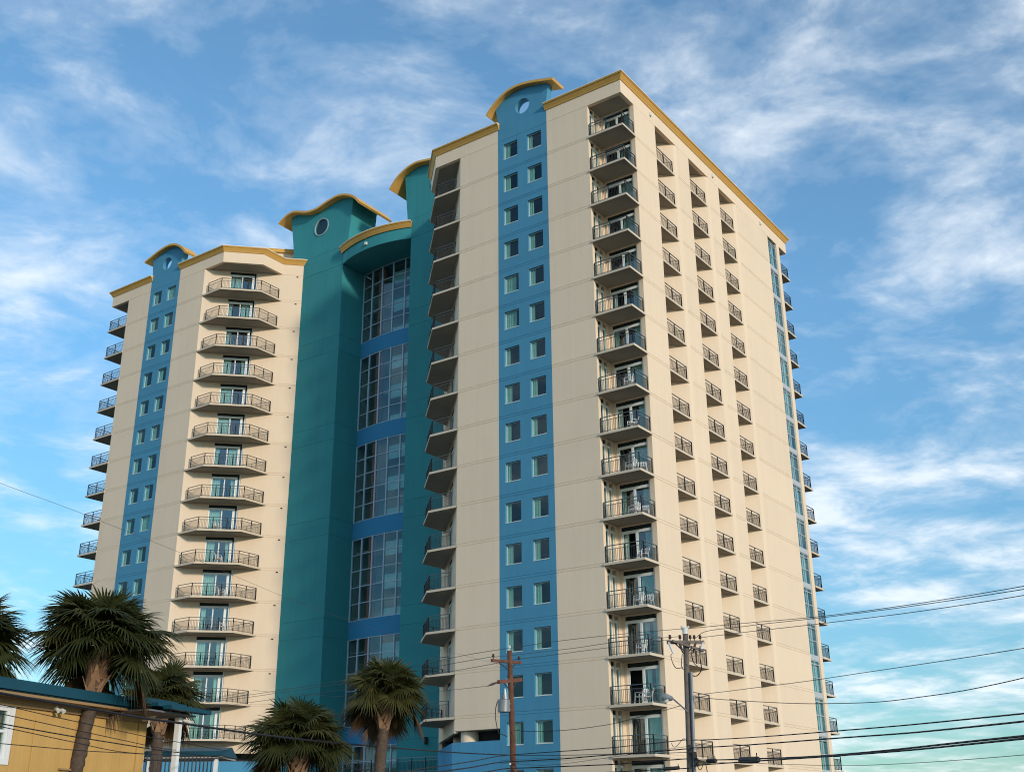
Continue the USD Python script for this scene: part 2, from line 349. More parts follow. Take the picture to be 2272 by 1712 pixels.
def window(w, i, s0, s1, z, idx):
    """A fixed window set back in a blue panel; z: underside of the slab below."""
    a, b = z + 1.0, z + 2.38
    f = MB()
    for x0, x1, y0, y1 in ((s0, s0 + 0.07, a + 0.09, b), (s1 - 0.05, s1, a + 0.09, b), (s0, s1, a, a + 0.09), (s0 + 0.07, s1 - 0.05, b - 0.05, b)): w.box(f, i, x0, x1, y0, y1, 0.145, 0.21)
    fr = put(hotel, 'window', f, 'winframe')
    p = MB(); w.box(p, i, s0 + 0.07, s1 - 0.05, a + 0.09, b - 0.05, 0.17, 0.18); put(str(fr.GetPath()), 'pane', p, 'glass')
    q = MB(); w.box(q, i, s0 + 0.003, s1 - 0.003, a + 0.002, a + 0.05, -0.015, 0.144); put(str(fr.GetPath()), 'sill', q, 'winframe')
    # curtain drawn on the left side, more or less open from room to room
    left = s1 if w.flip else s0
    wd = (0.30 + 0.20 * rng.random()) if rng.random() < 0.85 else 0.9
    x0, x1 = (s0 + 0.02, s0 + 0.02 + wd) if not w.flip else (s1 - 0.02 - wd, s1 - 0.02)
    put(str(fr.GetPath()), 'curtain', curtain(w, i, x0, x1, a + 0.01, b - 0.01, 0.222), 'curtain')

def door(w, i, bars, panes, z, zt, curtains=(), transom=None, name='sliding_door'):
    f = MB()
    for x0, x1, y0, y1 in bars: w.box(f, i, x0, x1, z + y0, z + y1, 0.08, 0.17)
    fr = put(hotel, name, f, 'frame')
    for x0, x1, y0, y1 in panes:
        p = MB(); w.box(p, i, x0, x1, z + y0, z + y1, 0.115, 0.125); put(str(fr.GetPath()), 'pane', p, 'doorglass')
    for x0, x1 in curtains: put(str(fr.GetPath()), 'curtain', curtain(w, i, x0, x1, z + 0.2, z + 2.35, 0.32), 'curtain')
    if transom:
        t = MB(); w.box(t, i, *transom[:2], z + transom[2], z + transom[3], 0.10, 0.20); put(str(fr.GetPath()), 'transom', t, 'dark')

def balcony(poly, rail, z, name='balcony'):
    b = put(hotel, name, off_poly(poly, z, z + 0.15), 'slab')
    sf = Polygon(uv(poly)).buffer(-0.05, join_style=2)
    put(str(b.GetPath()), 'soffit', MB().prism(sf, z - 0.012, z - 0.001), 'soffit')  # added thin plate carrying the painted shade of the slab underside
    mr, mb = MB(), MB()
    railing(uv(rail), z, mr, mb)
    put(str(b.GetPath()), 'handrail', mr, 'handrail'); put(str(b.GetPath()), 'railing', mb, 'rail')
    return b

def wing(mir, v0, A, b1, b2, n, c, deep, storeys, face):
    """One beige wing. A: where the left face meets the chamfer; b1..b2: blue bay; n..c: corner notch. mir: the wing mirrored along u."""
    sg = -1 if mir else 1                      # direction from A towards the notch is -u for the right wing
    U = lambda du: A - sg * du                 # du metres from A towards the notch
    nd = 1.82
    pts = [(A, v0), (b1, v0), (b2, v0), (n, v0), (n, v0 + nd), (c, v0 + nd)]
    tagseg = ['left', 'blue', 'mid', 'nside', 'nback']
    inner = lambda u: c + sg * u
    if face:
        rec = [(5.014, 8.078), (10.465, 13.621), (15.806, 18.801)]
        for r0_, r1_ in rec:
            tagseg += ['pier', 'jamb', 'angled', 'facet']
            pts += [(inner(0), v0 + r0_), (inner(0.1 + r1_ - r0_), v0 + r0_), (inner(0.1), v0 + r1_), (inner(0), v0 + r1_ + 0.36)]
        tagseg += ['pier', 'strip', 'edge', 'fjamb', 'fback', 'rear', 'side']
        pts += [(inner(0), v0 + 25.712), (inner(0), v0 + 27.631), (inner(0), v0 + 28.263), (inner(2.79), v0 + 28.263), (inner(2.79), v0 + 29.976)]
    else:
        tagseg += ['plain', 'rear', 'side']
        pts += [(inner(0), v0 + deep)]
    D = (A + sg * 6.62, v0 + 6.62) if not mir else (A - 6.62, v0 + 6.24)
    D = (A + sg * 6.62, v0 + 6.62)
    pts += [(D[0], v0 + deep), D]
    tagseg += ['chamfer']
    w = Wall(pts); w.flip = mir
    seg = {}
    for i, t in enumerate(tagseg): seg.setdefault(t, []).append(i)
    K = storeys
    zbot = 5.63 + EYE
    # --- storey panels with grooved joints
    def column(i, material, k0, k1, holes=None, joints=True, bottom=None):
        base = w.panel(i, zk(1) + 0.17, zk(0)) if joints else w.panel(i, zk(1), zk(0), c=0.0)
        if holes:
            bs = []
            for h in holes:
                mb = MB(); w.box(mb, i, h[0], h[1], zk(1) + h[2], zk(1) + h[3], -0.3, 0.6); bs.append(mb.tm())
            base = cut(base, *bs)
        band = w.panel(i, zk(1), zk(1) + 0.17)
        for k in range(k0, k1 + 1):
            zb = zk(k)
            if bottom is not None and zb < bottom:      # the lowest, shorter piece
                put(hotel, 'wall_panel', w.panel(i, bottom, zk(k - 1)), material); return
            put(hotel, 'wall_panel', base, material, dz=-(k - 1) * H)
            if joints: put(hotel, 'wall_band', band, material, dz=-(k - 1) * H)
    def tall(i, material, z0, z1, name='wall_face'): put(hotel, name, w.panel(i, z0, z1, c=0.0), material)
    column(seg['left'][0], 'beige', 1, 16, bottom=zbot)
    L = w.length(seg['blue'][0])
    ww = 1.27
    wins = [(0.51, 0.51 + ww), (L - 0.51 - ww, L - 0.51)] if not mir else [(0.45, 0.45 + ww - 0.05), (L - 0.54 - ww + 0.05, L - 0.54)]
    column(seg['blue'][0], 'blue', 1, 18, [(x0, x1, 1.0, 2.38) for x0, x1 in wins])
    for k in range(1, 18):
        for x0, x1 in wins: window(w, seg['blue'][0], x0, x1, zk(k), k)
    column(seg['mid'][0], 'beige', 1, 18)
    # chamfer with a sliding door behind every hexagonal balcony
    ci = seg['chamfer'][0]; CL = w.length(ci)
    S = lambda a, b: (CL - b, CL - a)             # distances are given from A; the segment runs towards A
    dh = [(*S(2.36, 4.82), 0.15, 2.72)]
    column(ci, 'beige', 1, 15, dh)
    put(hotel, 'wall_panel', w.panel(ci, zbot - 0.1, zk(15)), 'beige')
    for k in range(1, 16):
        bars = [(*S(2.36, 2.46), 0.15, 2.46), (*S(3.43, 3.52), 0.15, 2.30), (*S(4.36, 4.56), 0.15, 2.46), (*S(4.72, 4.82), 0.15, 2.72), (*S(2.46, 4.36), 2.28, 2.46), (*S(2.46, 4.36), 0.15, 0.22)]
        panes = [(*S(2.46, 3.43), 0.22, 2.28), (*S(3.52, 4.36), 0.22, 2.28), (*S(4.56, 4.72), 0.15, 2.72)]
        cu = [[S(2.5, 2.9)], [S(2.48, 3.45)], [S(3.6, 4.3), S(2.5, 2.8)], [S(2.48, 3.1), S(4.0, 4.3)]][int(rng.integers(4))]
        door(w, ci, bars, panes, zk(k), None, cu, (*S(2.36, 4.72), 2.47, 2.72))
        if mir:
            vt = MB(); w.box(vt, ci, *S(8.40, 8.56), zk(k) + 2.58, zk(k) + 2.66, -0.06, 0.02); put(hotel, 'vent', vt, 'vent')
    # notch walls
    ni, bi = seg['nside'][0], seg['nback'][0]
    column(ni, 'beige', 1, 17, [(0.30, 0.78, 0.15, 2.72), (0.95, 1.42, 0.15, 2.72)], joints=False)
    column(bi, 'beige', 1, 17, [(0.22, 2.46, 0.15, 2.72)], joints=False)
    for k in range(1, 18):
        z = zk(k)
        cu = [[(1.45, 1.75), (2.0, 2.3)], [(1.4, 2.3)], [(0.3, 0.6), (1.8, 2.3)]][int(rng.integers(3))]
        door(w, bi, [(0.22, 0.34, 0.15, 2.46), (1.22, 1.38, 0.15, 2.30), (2.34, 2.46, 0.15, 2.72), (0.34, 2.34, 2.28, 2.46), (1.38, 2.34, 0.15, 0.22)],
             [(1.38, 2.34, 0.22, 2.28)] + ([(0.34, 1.22, 0.2, 2.28)] if k % 3 else []), z, None, cu, (0.22, 2.34, 2.47, 2.72))
        door(w, ni, [(0.30, 0.36, 0.15, 2.46), (0.72, 0.78, 0.15, 2.46), (0.36, 0.72, 2.30, 2.46), (0.95, 1.01, 0.15, 2.46), (1.36, 1.42, 0.15, 2.46), (1.01, 1.36, 2.30, 2.46)],
             [(0.36, 0.72, 0.15, 2.30), (1.01, 1.36, 0.15, 2.30)], z, None, [(0.38, 0.6), (1.1, 1.35)], (0.30, 0.78, 2.47, 2.72), name='side_window')
    zlow = 0.0
    if face:
        for j in seg['pier']: column(j, 'beige', 1, 18)
        for j in seg['facet']: tall(j, 'beige', zk(18), Z0)
        for j in seg['angled']: tall(j, 'beige', zk(18), Z0, 'recess_wall')
        for j in seg['jamb'] + seg['fjamb'] + seg['fback']: tall(j, 'beige', zk(18), Z0, 'recess_wall')
        tall(seg['edge'][0], 'beige', zk(18), Z0)
        # the tall glazed strip
        si = seg['strip'][0]; SL = w.length(si)
        for k in range(1, 18):
            z = zk(k) + 0.02
            fr = MB()
            w.box(fr, si, 0.0, SL, z - 0.30, z + 0.10, 0.06, 0.22)
            for zz in (0.10 + 1.10, 0.10 + 2.10, 2.46): w.box(fr, si, 0.0, SL, z + zz - 0.025, z + zz + 0.025, 0.09, 0.17)
            for a in (0.03, SL * 0.48, SL - 0.03): w.box(fr, si, a - 0.03, a + 0.03, z + 0.10, z + 2.50, 0.085, 0.165)
            sp = put(hotel, 'window_strip', fr, 'stripframe')
            for x0, x1 in ((0.06, SL * 0.48 - 0.03), (SL * 0.48 + 0.03, SL - 0.06)):
                for y0, y1 in ((0.10, 1.175), (1.225, 2.075), (2.125, 2.5)):
                    p = MB(); w.box(p, si, x0, x1, z + y0, z + y1, 0.12, 0.13); put(str(sp.GetPath()), 'pane', p, 'cglass')
                if rng.random() < 0.95: put(str(sp.GetPath()), 'curtain', curtain(w, si, x0, x0 + (x1 - x0) * (0.55 + 0.42 * rng.random()), z + 0.1, z + 2.5, 0.30), 'curtain')
    else:
        tall(seg['plain'][0], 'beige', zk(18), Z0)
    for t in ('rear', 'side'): tall(seg[t][0], 'beige', 0.0, Z0)
    # --- floors and dark core, seen only through glass
    core = Polygon(uv(pts)).buffer(-1.25, join_style=2)
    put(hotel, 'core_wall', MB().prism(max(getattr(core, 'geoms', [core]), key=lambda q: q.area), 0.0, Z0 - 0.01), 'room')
    fl = Polygon(uv(pts)).buffer(-0.26, join_style=2)
    fl = max(getattr(fl, 'geoms', [fl]), key=lambda q: q.area).difference(core.buffer(-0.2))
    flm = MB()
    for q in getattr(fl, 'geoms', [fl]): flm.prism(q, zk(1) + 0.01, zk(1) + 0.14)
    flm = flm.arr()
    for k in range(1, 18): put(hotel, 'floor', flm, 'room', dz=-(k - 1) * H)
    # --- header block over everything, with the balcony outlines
    hx = [(A + sg * 2.48, v0), (A + sg * 5.05, v0 + 2.58), (A + sg * 5.05, v0 + 5.05)]
    outline = [hx[0], (c, v0), (c, v0 + deep), (D[0], v0 + deep), D, hx[2], hx[1]]
    hp = Polygon(uv(outline)).buffer(0)
    bay = Polygon(uv([(b1, v0 - 1), (b2, v0 - 1), (b2, v0 + 0.58), (b1, v0 + 0.58)]))
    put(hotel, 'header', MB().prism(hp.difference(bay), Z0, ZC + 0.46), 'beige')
    put(hotel, 'header_soffit', MB().prism(hp.difference(bay).buffer(-0.3, join_style=2), Z0 - 0.014, Z0 - 0.001), 'soffit')  # added plate, the shade below the header is in its colour
    # cornice: both sides of the blue bay
    c1 = [(b2 + sg * 0.12, v0), (c, v0), (c, v0 + deep), (D[0], v0 + deep)]
    c2 = [(D[0], v0 + deep), D, hx[2], hx[1], hx[0], (b1 - sg * 0.12, v0)]
    if mir: c1, c2 = c1[::-1], c2[::-1]
    for cc in (c1[::-1], c2[::-1]): cornice(cc)
    # --- balconies
    e = 0.03
    B = lambda du, dv: (A + sg * du, v0 + dv)
    hexp = [B(0.012, -e), B(2.50, -e), B(5.08, 2.55), B(5.08, 5.06), ]
    hexr = [B(0.62, 0.13), B(2.42, 0.13), B(4.92, 2.63), B(4.92, 4.80)]
    C_ = lambda du, dv: (c + sg * du, v0 + dv)
    corp = [C_(2.78, -0.08), C_(-0.08, -0.08), C_(-0.08, 1.80), C_(2.78, 1.80)]
    corr = [C_(2.70, 0.05), C_(0.05, 0.05), C_(0.05, 1.72)]
    for k in range(1, 18):
        if k <= 15: balcony(hexp, hexr, zk(k), 'hexagonal_balcony')
        balcony(corp, corr, zk(k), 'corner_balcony')
        if face:
            for r0_, r1_ in rec:
                balcony([C_(0.085, r0_ + 0.01), C_(0.085, r1_ + 0.0), C_(0.085 + r1_ - r0_ - 0.01, r0_ + 0.01)], [C_(0.21, r0_ + 0.05), C_(0.21, r1_ - 0.12)], zk(k), 'recess_balcony')
            balcony([C_(-0.08, 28.275), C_(-0.08, 30.06), C_(2.78, 30.06), C_(2.78, 28.275)], [C_(0.05, 28.33), C_(0.05, 29.93), C_(2.7, 29.93)], zk(k), 'corner_balcony')
    if face:
        for vv in (4.35, 14.75, 24.2):
            fx = MB(); fx.box(vv - 0.09, vv + 0.09, -0.10, 0.0, Z0 + 0.42, Z0 + 0.68); fx.box(vv - 0.05, vv + 0.05, -0.16, -0.10, Z0 + 0.36, Z0 + 0.52); put(hotel, 'wall_light', fx, 'fixture')
    # --- blue parapet with its hole and wavy cap
    arch = [(11.62, 50.93), (11.35, 51.27), (11.0, 51.61), (10.5, 52.0), (9.95, 52.29), (9.4, 52.46), (8.8, 52.52), (8.2, 52.48), (7.67, 52.39), (7.1, 52.26), (6.56, 52.10), (5.95, 51.92), (5.39, 51.74)]
    mid_r = (6.31 + 10.75) / 2; mid = (b1 + b2) / 2
    au = lambda u: mid + sg * (u - mid_r)
    cu_ = np.array([(au(u), z + EYE) for u, z in arch]); 
    o = np.argsort(cu_[:, 0]); cu_ = cu_[o]
    top = lambda u: float(np.interp(u, cu_[:, 0], cu_[:, 1]))
    lo, hi = min(b1, b2), max(b1, b2)
    tl, th = lo - 0.24, hi + 0.24
    xs = np.linspace(tl, th, 24)
    front = Polygon([(lo, Z0), (hi, Z0), (hi, Z0 + 1.9)] + [(x, top(x) - 0.20) for x in xs[::-1]] + [(lo, Z0 + 1.9)]).buffer(0)
    hole = Point(au(8.47), 50.74 + EYE).buffer(0.64, 24)
    pm = trimesh.creation.extrude_polygon(front.difference(hole), 0.55, engine='earcut')       # (u, z) extruded along v
    V = pm.vertices; pm.vertices = np.stack([v0 + V[:, 2], V[:, 0], V[:, 1]], 1)
    if pm.volume < 0: pm.invert()
    put(hotel, 'blue_parapet', pm, 'blue')
    wave_roof(cu_, v0 - 0.42, v0 + 1.05, 0.2)
    return w

def wave_roof(curve, va, vb, th):
    """A bent slab following the curve (u, z) of its top edge, from va to vb."""
    c = np.asarray(curve, float)
    t = np.linspace(0, 1, len(c)); tt = np.linspace(0, 1, 60)
    from scipy.interpolate import CubicSpline
    q = np.stack([CubicSpline(t, c[:, 0])(tt), CubicSpline(t, c[:, 1])(tt)], 1)
    d = np.gradient(q, axis=0); nn = np.stack([-d[:, 1], d[:, 0]], 1); nn /= np.linalg.norm(nn, axis=1, keepdims=True)
    nn[nn[:, 1] < 0] *= -1
    lo = q - nn * th
    V, F, n = [], [], len(q)
    for v in (va, vb):
        V += [(v, *p) for p in q] + [(v, *p) for p in lo]
    a, b, A_, B_ = 0, n, 2 * n, 3 * n
    for j in range(n - 1):
        for p, r_ in ((a, A_), (b, B_), (a, b), (A_, B_)):
            F += [[p + j, p + j + 1, r_ + j + 1], [p + j, r_ + j + 1, r_ + j]]
    F += [[a, b, B_], [a, B_, A_], [a + n - 1, B_ + n - 1, b + n - 1], [a + n - 1, A_ + n - 1, B_ + n - 1]]
    m = trimesh.Trimesh(V, F, process=True); trimesh.repair.fix_normals(m)
    return put(hotel, 'wavy_roof', m, 'ochre')

wing(False, 0.0, 14.348, 10.747, 6.309, 2.789, 0.0, 29.976, 17, True)
wing(True, 0.736, 44.981, 48.571, 52.844, 56.174, 58.855, 29.0, 17, False)

pq = [(43.9, 6.1), (40.6, 9.4), (40.9, 9.7), (44.2, 6.4)]
rp_ = put(hotel, 'roof_parapet', off_poly(pq, ZC, 52.2 + EYE), 'beige')
put(str(rp_.GetPath()), 'cap', off_poly([(43.8, 5.9), (40.4, 9.3), (41.0, 9.9), (44.4, 6.5)], 52.2 + EYE, 52.52 + EYE), 'ochre')
put(str(rp_.GetPath()), 'coping', off_poly([(43.78, 5.86), (40.36, 9.28), (41.0, 9.92), (44.42, 6.5)], 52.52 + EYE, 52.58 + EYE), 'coping')
# --- teal centre
TV = 7.1
UL, UR = 33.5, 25.35
joints = [49.95, 48.06]
for j in range(5): joints += [41.03 - 8.4 * j, 39.58 - 8.4 * j]
joints = [z + EYE for z in joints] + [0.0]
tw = Wall([(38.9, TV), (UL, TV), (UL, 10.3), (UR, 10.3), (UR, TV), (20.4, TV), (20.4, 14.0), (38.9, 14.0)])
for i in (0, 1, 3, 4):
    for a, b in zip(joints[:-1], joints[1:]):
        put(hotel, 'teal_panel', tw.panel(i, b, a), 'teal')
for i in (5, 6, 7): put(hotel, 'wall_face', tw.panel(i, 0, joints[0], c=0.0), 'teal')
# roof towers, flaring outwards, with the wave on top
def tower(f, hole_u):
    xl = lambda z: np.interp(z, [49.95, 51.07, 53.9, 55.6], [40.0, 40.09, 40.55, 40.95])
    xr = lambda z: np.interp(z, [49.95, 52.7, 55.6], [33.05, 32.77, 32.48])
    wave = np.array([(42.02, 54.82), (41.7, 55.08), (41.08, 55.41), (40.5, 55.56), (39.92, 55.56), (39.2, 55.34), (38.39, 55.03), (37.8, 54.88), (37.23, 54.83), (36.7, 54.86), (36.2, 54.97), (35.4, 55.15), (34.47, 55.29), (33.9, 55.27), (33.29, 55.14), (32.7, 54.9), (32.09, 54.54), (31.6, 54.05), (31.19, 53.55)])
    wv = wave[::-1].copy(); topf = lambda u: np.interp(u, wv[:, 0], wv[:, 1]) - 0.19
    xs = np.linspace(xr(54.4), xl(54.9), 30)
    poly = [(xl(49.95), 49.95), (xl(51.07), 51.07), (xl(53.9), 53.9)] + [(x, float(topf(x))) for x in xs[::-1]] + [(xr(52.7), 52.7), (xr(49.95), 49.95)]
    poly = Polygon([(f(u), z + EYE) for u, z in poly]).buffer(0)
    m = trimesh.creation.extrude_polygon(poly, 3.3, engine='earcut')
    V = m.vertices; m.vertices = np.stack([TV + V[:, 2], V[:, 0], V[:, 1]], 1)
    if m.volume < 0: m.invert()
    cy = trimesh.creation.cylinder(0.88, 0.6, sections=40); cy.apply_transform(trimesh.transformations.rotation_matrix(math.pi / 2, (0, 1, 0))); cy.apply_translation((TV, f(36.55), 52.92 + EYE))
    t = put(hotel, 'roof_tower', cut(m, cy), 'teal', smooth=25)
    ring = trimesh.creation.annulus(0.83, 0.925, 0.12, sections=48); ring.apply_transform(trimesh.transformations.rotation_matrix(math.pi / 2, (0, 1, 0))); ring.apply_translation((TV, f(36.55), 52.92 + EYE))
    put(str(t.GetPath()), 'round_window_frame', ring, 'portring', smooth=30)
    bk = trimesh.creation.cylinder(0.86, 0.02, sections=40); bk.apply_transform(trimesh.transformations.rotation_matrix(math.pi / 2, (0, 1, 0))); bk.apply_translation((TV + 0.24, f(36.55), 52.92 + EYE)); put(str(t.GetPath()), 'round_window_back', bk, 'dark')
    gl = trimesh.creation.cylinder(0.84, 0.02, sections=40); gl.apply_transform(trimesh.transformations.rotation_matrix(math.pi / 2, (0, 1, 0))); gl.apply_translation((TV + 0.06, f(36.55), 52.92 + EYE))
    put(str(t.GetPath()), 'pane', gl, 'glass')
    wr = np.array([(f(u), z + EYE) for u, z in wv]); wr = wr[np.argsort(wr[:, 0])]
    wave_roof(wr, TV - 0.6, 11.0, 0.2)
tower(lambda u: u, 36.55)
tower(lambda u: 58.85 - u, 36.55)
# curved canopy over the recess
def arc(u_a, u_b, v_chord, sag, n):
    m, h = (u_a + u_b) / 2, abs(u_a - u_b) / 2
    rad = (h * h + sag * sag) / (2 * sag); th = math.asin(h / rad)
    a = np.linspace(-th, th, n)
    return [(m - rad * math.sin(x) * (1 if u_a > u_b else -1), v_chord + (rad - sag) - rad * math.cos(x)) for x in a]
can = arc(UL - 0.002, UR + 0.002, TV - 0.012, 0.85, 28)
cp = Polygon(uv(can + [(UR + 0.002, 10.25), (UL - 0.002, 10.25)])).buffer(0)
put(hotel, 'canopy', MB().prism(cp, 48.06 + EYE, 49.70 + EYE), 'teal')
ca = arc(UL + 0.15, UR - 0.05, TV - 0.03, 0.88, 28)
def band_sweep(line, prof, z):
    P = [np.array(q) for q in line]; V = []
    nn = []
    for i in range(len(P)):
        d = P[min(i + 1, len(P) - 1)] - P[max(i - 1, 0)]; d /= np.linalg.norm(d); m = np.array([d[1], -d[0]])
        if m[1] > 0: m = -m
        nn.append(m)
    for p, m in zip(P, nn): V += [(*((p + m * o)[::-1]), z + h) for o, h in prof]
    n, F = len(prof), []
    for i in range(len(P) - 1):
        for j in range(n):
            a, b = i * n + j, i * n + (j + 1) % n; F += [[a, b, b + n], [a, b + n, a + n]]
    e = (len(P) - 1) * n
    F += [[0, j + 1, j] for j in range(1, n - 1)] + [[e, e + j, e + j + 1] for j in range(1, n - 1)]
    m = trimesh.Trimesh(V, F, process=False)
    if m.volume < 0: m.invert()
    return m
cc = put(hotel, 'canopy_cornice', band_sweep(ca, [(0, 0), (0.05, 0), (0.28, 0.42), (0.32, 0.42), (0.32, 0.50), (0, 0.50)], 49.14 + EYE), 'ochre', smooth=25)
put(str(cc.GetPath()), 'coping', band_sweep(ca, [(-0.02, 0.5), (0.35, 0.5), (0.35, 0.56), (-0.02, 0.58)], 49.14 + EYE), 'coping', smooth=25)
fx = MB(); fx.box(TV - 1.02, TV - 0.86, 29.75, 29.98, 48.45 + EYE, 48.72 + EYE); put(hotel, 'wall_light', fx, 'fixture')

# curved curtain wall of the lifts
ga = arc(UL, UR, 10.05, 0.5, 7)
fine = arc(UL, UR, 10.05, 0.5, 25)
segs = [(48.05, 41.05)] + [(39.55 - 8.4 * j, 32.65 - 8.4 * j) for j in range(4)] + [(5.95, 3.55)]
def gframe(j):
    a, b = np.array(ga[j])[::-1], np.array(ga[j + 1])[::-1]; d = (b - a) / np.linalg.norm(b - a); n = np.array([d[1], -d[0]])
    if n[0] > 0: n = -n
    return a, b, d, -n                                     # -n points inwards
def gbox(mb, a, b, z0, z1, n, d0, d1):
    q = [a + n * d0, b + n * d0, b + n * d1, a + n * d1]
    mm = MB().prism([tuple(p) for p in q], z0, z1); v, f = mm.arr(); return mb.add(v, f)
for si, (zt, zb) in enumerate(segs):
    zt, zb = zt + EYE, zb + EYE
    rows = 5 if si < 5 else 2
    rz_ = np.linspace(zb, zb + 1.38 * rows, rows + 1) if si < 5 else np.linspace(zb, zt, 3)
    mb = MB()
    for j in range(6):
        a, b, d, n = gframe(j)
        for z in rz_[:-1]: gbox(mb, a, b, z - 0.03, z + 0.035, n, -0.03, 0.08)
        gbox(mb, a, b, zt - 0.07, zt, n, -0.03, 0.08)
    for j in range(7):
        p = np.array(ga[j])[::-1]; t = np.array([0.0, 1.0]); w_ = 0.06 if j in (0, 2, 6) else 0.05
        mb.box(p[0] - 0.07, p[0] + 0.09, p[1] - w_, p[1] + w_, zb, zt)
    cw = put(hotel, 'curtain_wall', mb, 'mullion')
    for j in range(6):
        a, b, d, n = gframe(j)
        for r_ in range(rows):
            z1_ = rz_[r_ + 1] if r_ < rows - 1 else zt
            pm = MB(); gbox(pm, a + d * 0.05, b - d * 0.05, rz_[r_] + 0.035, z1_ - 0.03, n, 0.02, 0.03); put(str(cw.GetPath()), 'pane', pm, 'cglass')
    if si < 5:                                             # blue band under the glazing
        out = [(u, v - 0.05) for u, v in fine]; inn = [(u, v + 0.25) for u, v in fine]
        put(hotel, 'spandrel', MB().prism(Polygon(uv(out + inn[::-1])).buffer(0), zb - 1.5, zb - 0.03), 'blue2')
for y0_, y1_ in ((UL + 0.005, UL + 0.2), (UR - 0.2, UR - 0.005)): put(hotel, 'lobby_side_wall', MB().box(10.31, 12.6, y0_, y1_, 0.0, 48.05 + EYE), 'lobbywall')
put(hotel, 'lobby_roof', MB().box(10.26, 13.7, UR + 0.01, UL - 0.01, 48.06 + EYE, 49.6 + EYE), 'lobbywall')
# inside the lift lobbies: back wall, floors, pale strips standing in for reflections, a brown column
put(hotel, 'lobby_wall', MB().box(12.4, 12.6, UR + 0.01, UL - 0.01, 0.0, 48.0 + EYE), 'lobbywall')
put(hotel, 'lobby_column', MB().prism(Point(10.16, 31.25).buffer(0.36, 16), 3.6 + EYE, 48.0 + EYE), 'redcol', smooth=30)
for j in range(17):
    z = 48.0 + EYE - 1.4 - j * 2.8 + 0.4
    lf = put(hotel, 'lobby_floor', MB().box(10.45, 12.3, UR + 0.05, UL - 0.05, z - 0.12, z), 'lobbywall')
    put(str(lf.GetPath()), 'blind', MB().box(10.36, 10.40, UR + 0.08, 30.25, z - 0.75, z + 0.45), 'floor_edge')  # pale strip added to imitate a reflected band in the glazing
# --- podium: low blue walls, columns, deck
def low_wall(pts, z1):
    ln = LineString(uv(pts)).buffer(0.14, cap_style=2, join_style=2)
    return put(hotel, 'podium_wall', MB().prism(ln, 0.0, z1), 'podium')
low_wall([(10.76, 0.14), (14.45, 0.14), (20.25, 5.9), (20.25, 7.0)], 4.94 + EYE)
low_wall([(48.56, 0.88), (44.9, 0.88), (39.1, 6.6), (39.1, 7.0)], 4.94 + EYE)
def wing_floor(pts): put(hotel, 'underside', MB().prism(uv(pts), 5.60 + EYE, 5.66 + EYE), 'soffit')  # wing underside in the same shade-darkened tone
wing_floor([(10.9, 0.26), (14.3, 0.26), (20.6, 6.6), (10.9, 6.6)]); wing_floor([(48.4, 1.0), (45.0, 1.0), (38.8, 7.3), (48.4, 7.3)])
for u, v in ((13.75, 0.85), (17.0, 4.2), (46.0, 1.6), (42.0, 5.0)):
    put(hotel, 'column', MB().prism(Point(v, u).buffer(0.58, 20), 3.0 + EYE, 5.60 + EYE), 'beige', smooth=30)
dk = put(hotel, 'deck', MB().prism(uv([(20.4, 6.05), (38.9, 6.05), (38.9, 10.2), (20.4, 10.2)]), 3.25 + EYE, 3.52 + EYE), 'deck')
mr, mb = MB(), MB(); railing(uv([(20.5, 6.2), (38.6, 6.2)]), 3.42 + EYE, mr, mb)
put(str(dk.GetPath()), 'handrail', mr, 'galv'); put(str(dk.GetPath()), 'railing', mb, 'rail')
lm = MB(); lm.prism(Point(TV - 0.14, 22.45).buffer(0.13, 12), 5.55 + EYE, 6.05 + EYE); lm.box(TV - 0.06, TV + 0.0, 22.36, 22.54, 5.7 + EYE, 5.9 + EYE)
put(hotel, 'wall_light', lm, 'vent', label='dark tubular wall lamp on the teal wall')

# ------------------------------------------------------------------ plastic chairs on the balconies
HC = np.array([7.866, 66.248, 0]); HA = R(ALPHA)
def hotel_pt(u, v, z): return HC + np.array([v * math.cos(HA) - u * math.sin(HA), v * math.sin(HA) + u * math.cos(HA), z])
def chair_parts(t):
    s_ = MB(); s_.box(-0.25, 0.25, -0.24, 0.26, 0.40, 0.435); put(t, 'seat', s_, 'plastic')
    b = MB()
    for x in np.linspace(-0.2, 0.2, 5): b.bar((x, 0.235, 0.43), (x * 1.12, 0.36, 0.86 - 0.6 * x * x), 0.062, 0.02, up=(0, 1, 0))
    b.bar((-0.285, 0.36, 0.80), (0.285, 0.36, 0.80), 0.06, 0.05); b.bar((-0.29, 0.24, 0.45), (0.29, 0.24, 0.45), 0.05, 0.05); b.tube([(-0.27, 0.24, 0.42), (-0.27, 0.35, 0.80), (-0.2, 0.37, 0.88), (0, 0.38, 0.91), (0.2, 0.37, 0.88), (0.27, 0.35, 0.80), (0.27, 0.24, 0.42)], 0.022, 6)
    put(t, 'backrest', b, 'plastic')
    for x in (-1, 1):
        a = MB(); a.bar((x * 0.28, -0.22, 0.63), (x * 0.28, 0.30, 0.66), 0.055, 0.025); put(t, 'armrest', a, 'plastic')
        for y, zt in ((-0.22, 0.63), (0.24, 0.42)):
            l_ = MB(); l_.bar((x * 0.29, y * 1.12, 0.0), (x * 0.26, y, zt), 0.045); put(t, 'leg', l_, 'plastic')
ordn = {7: 'seventh', 8: 'eighth', 9: 'ninth', 10: 'tenth', 11: 'eleventh', 12: 'twelfth', 13: 'thirteenth', 14: 'fourteenth', 15: 'fifteenth'}
first = None
chairs = []
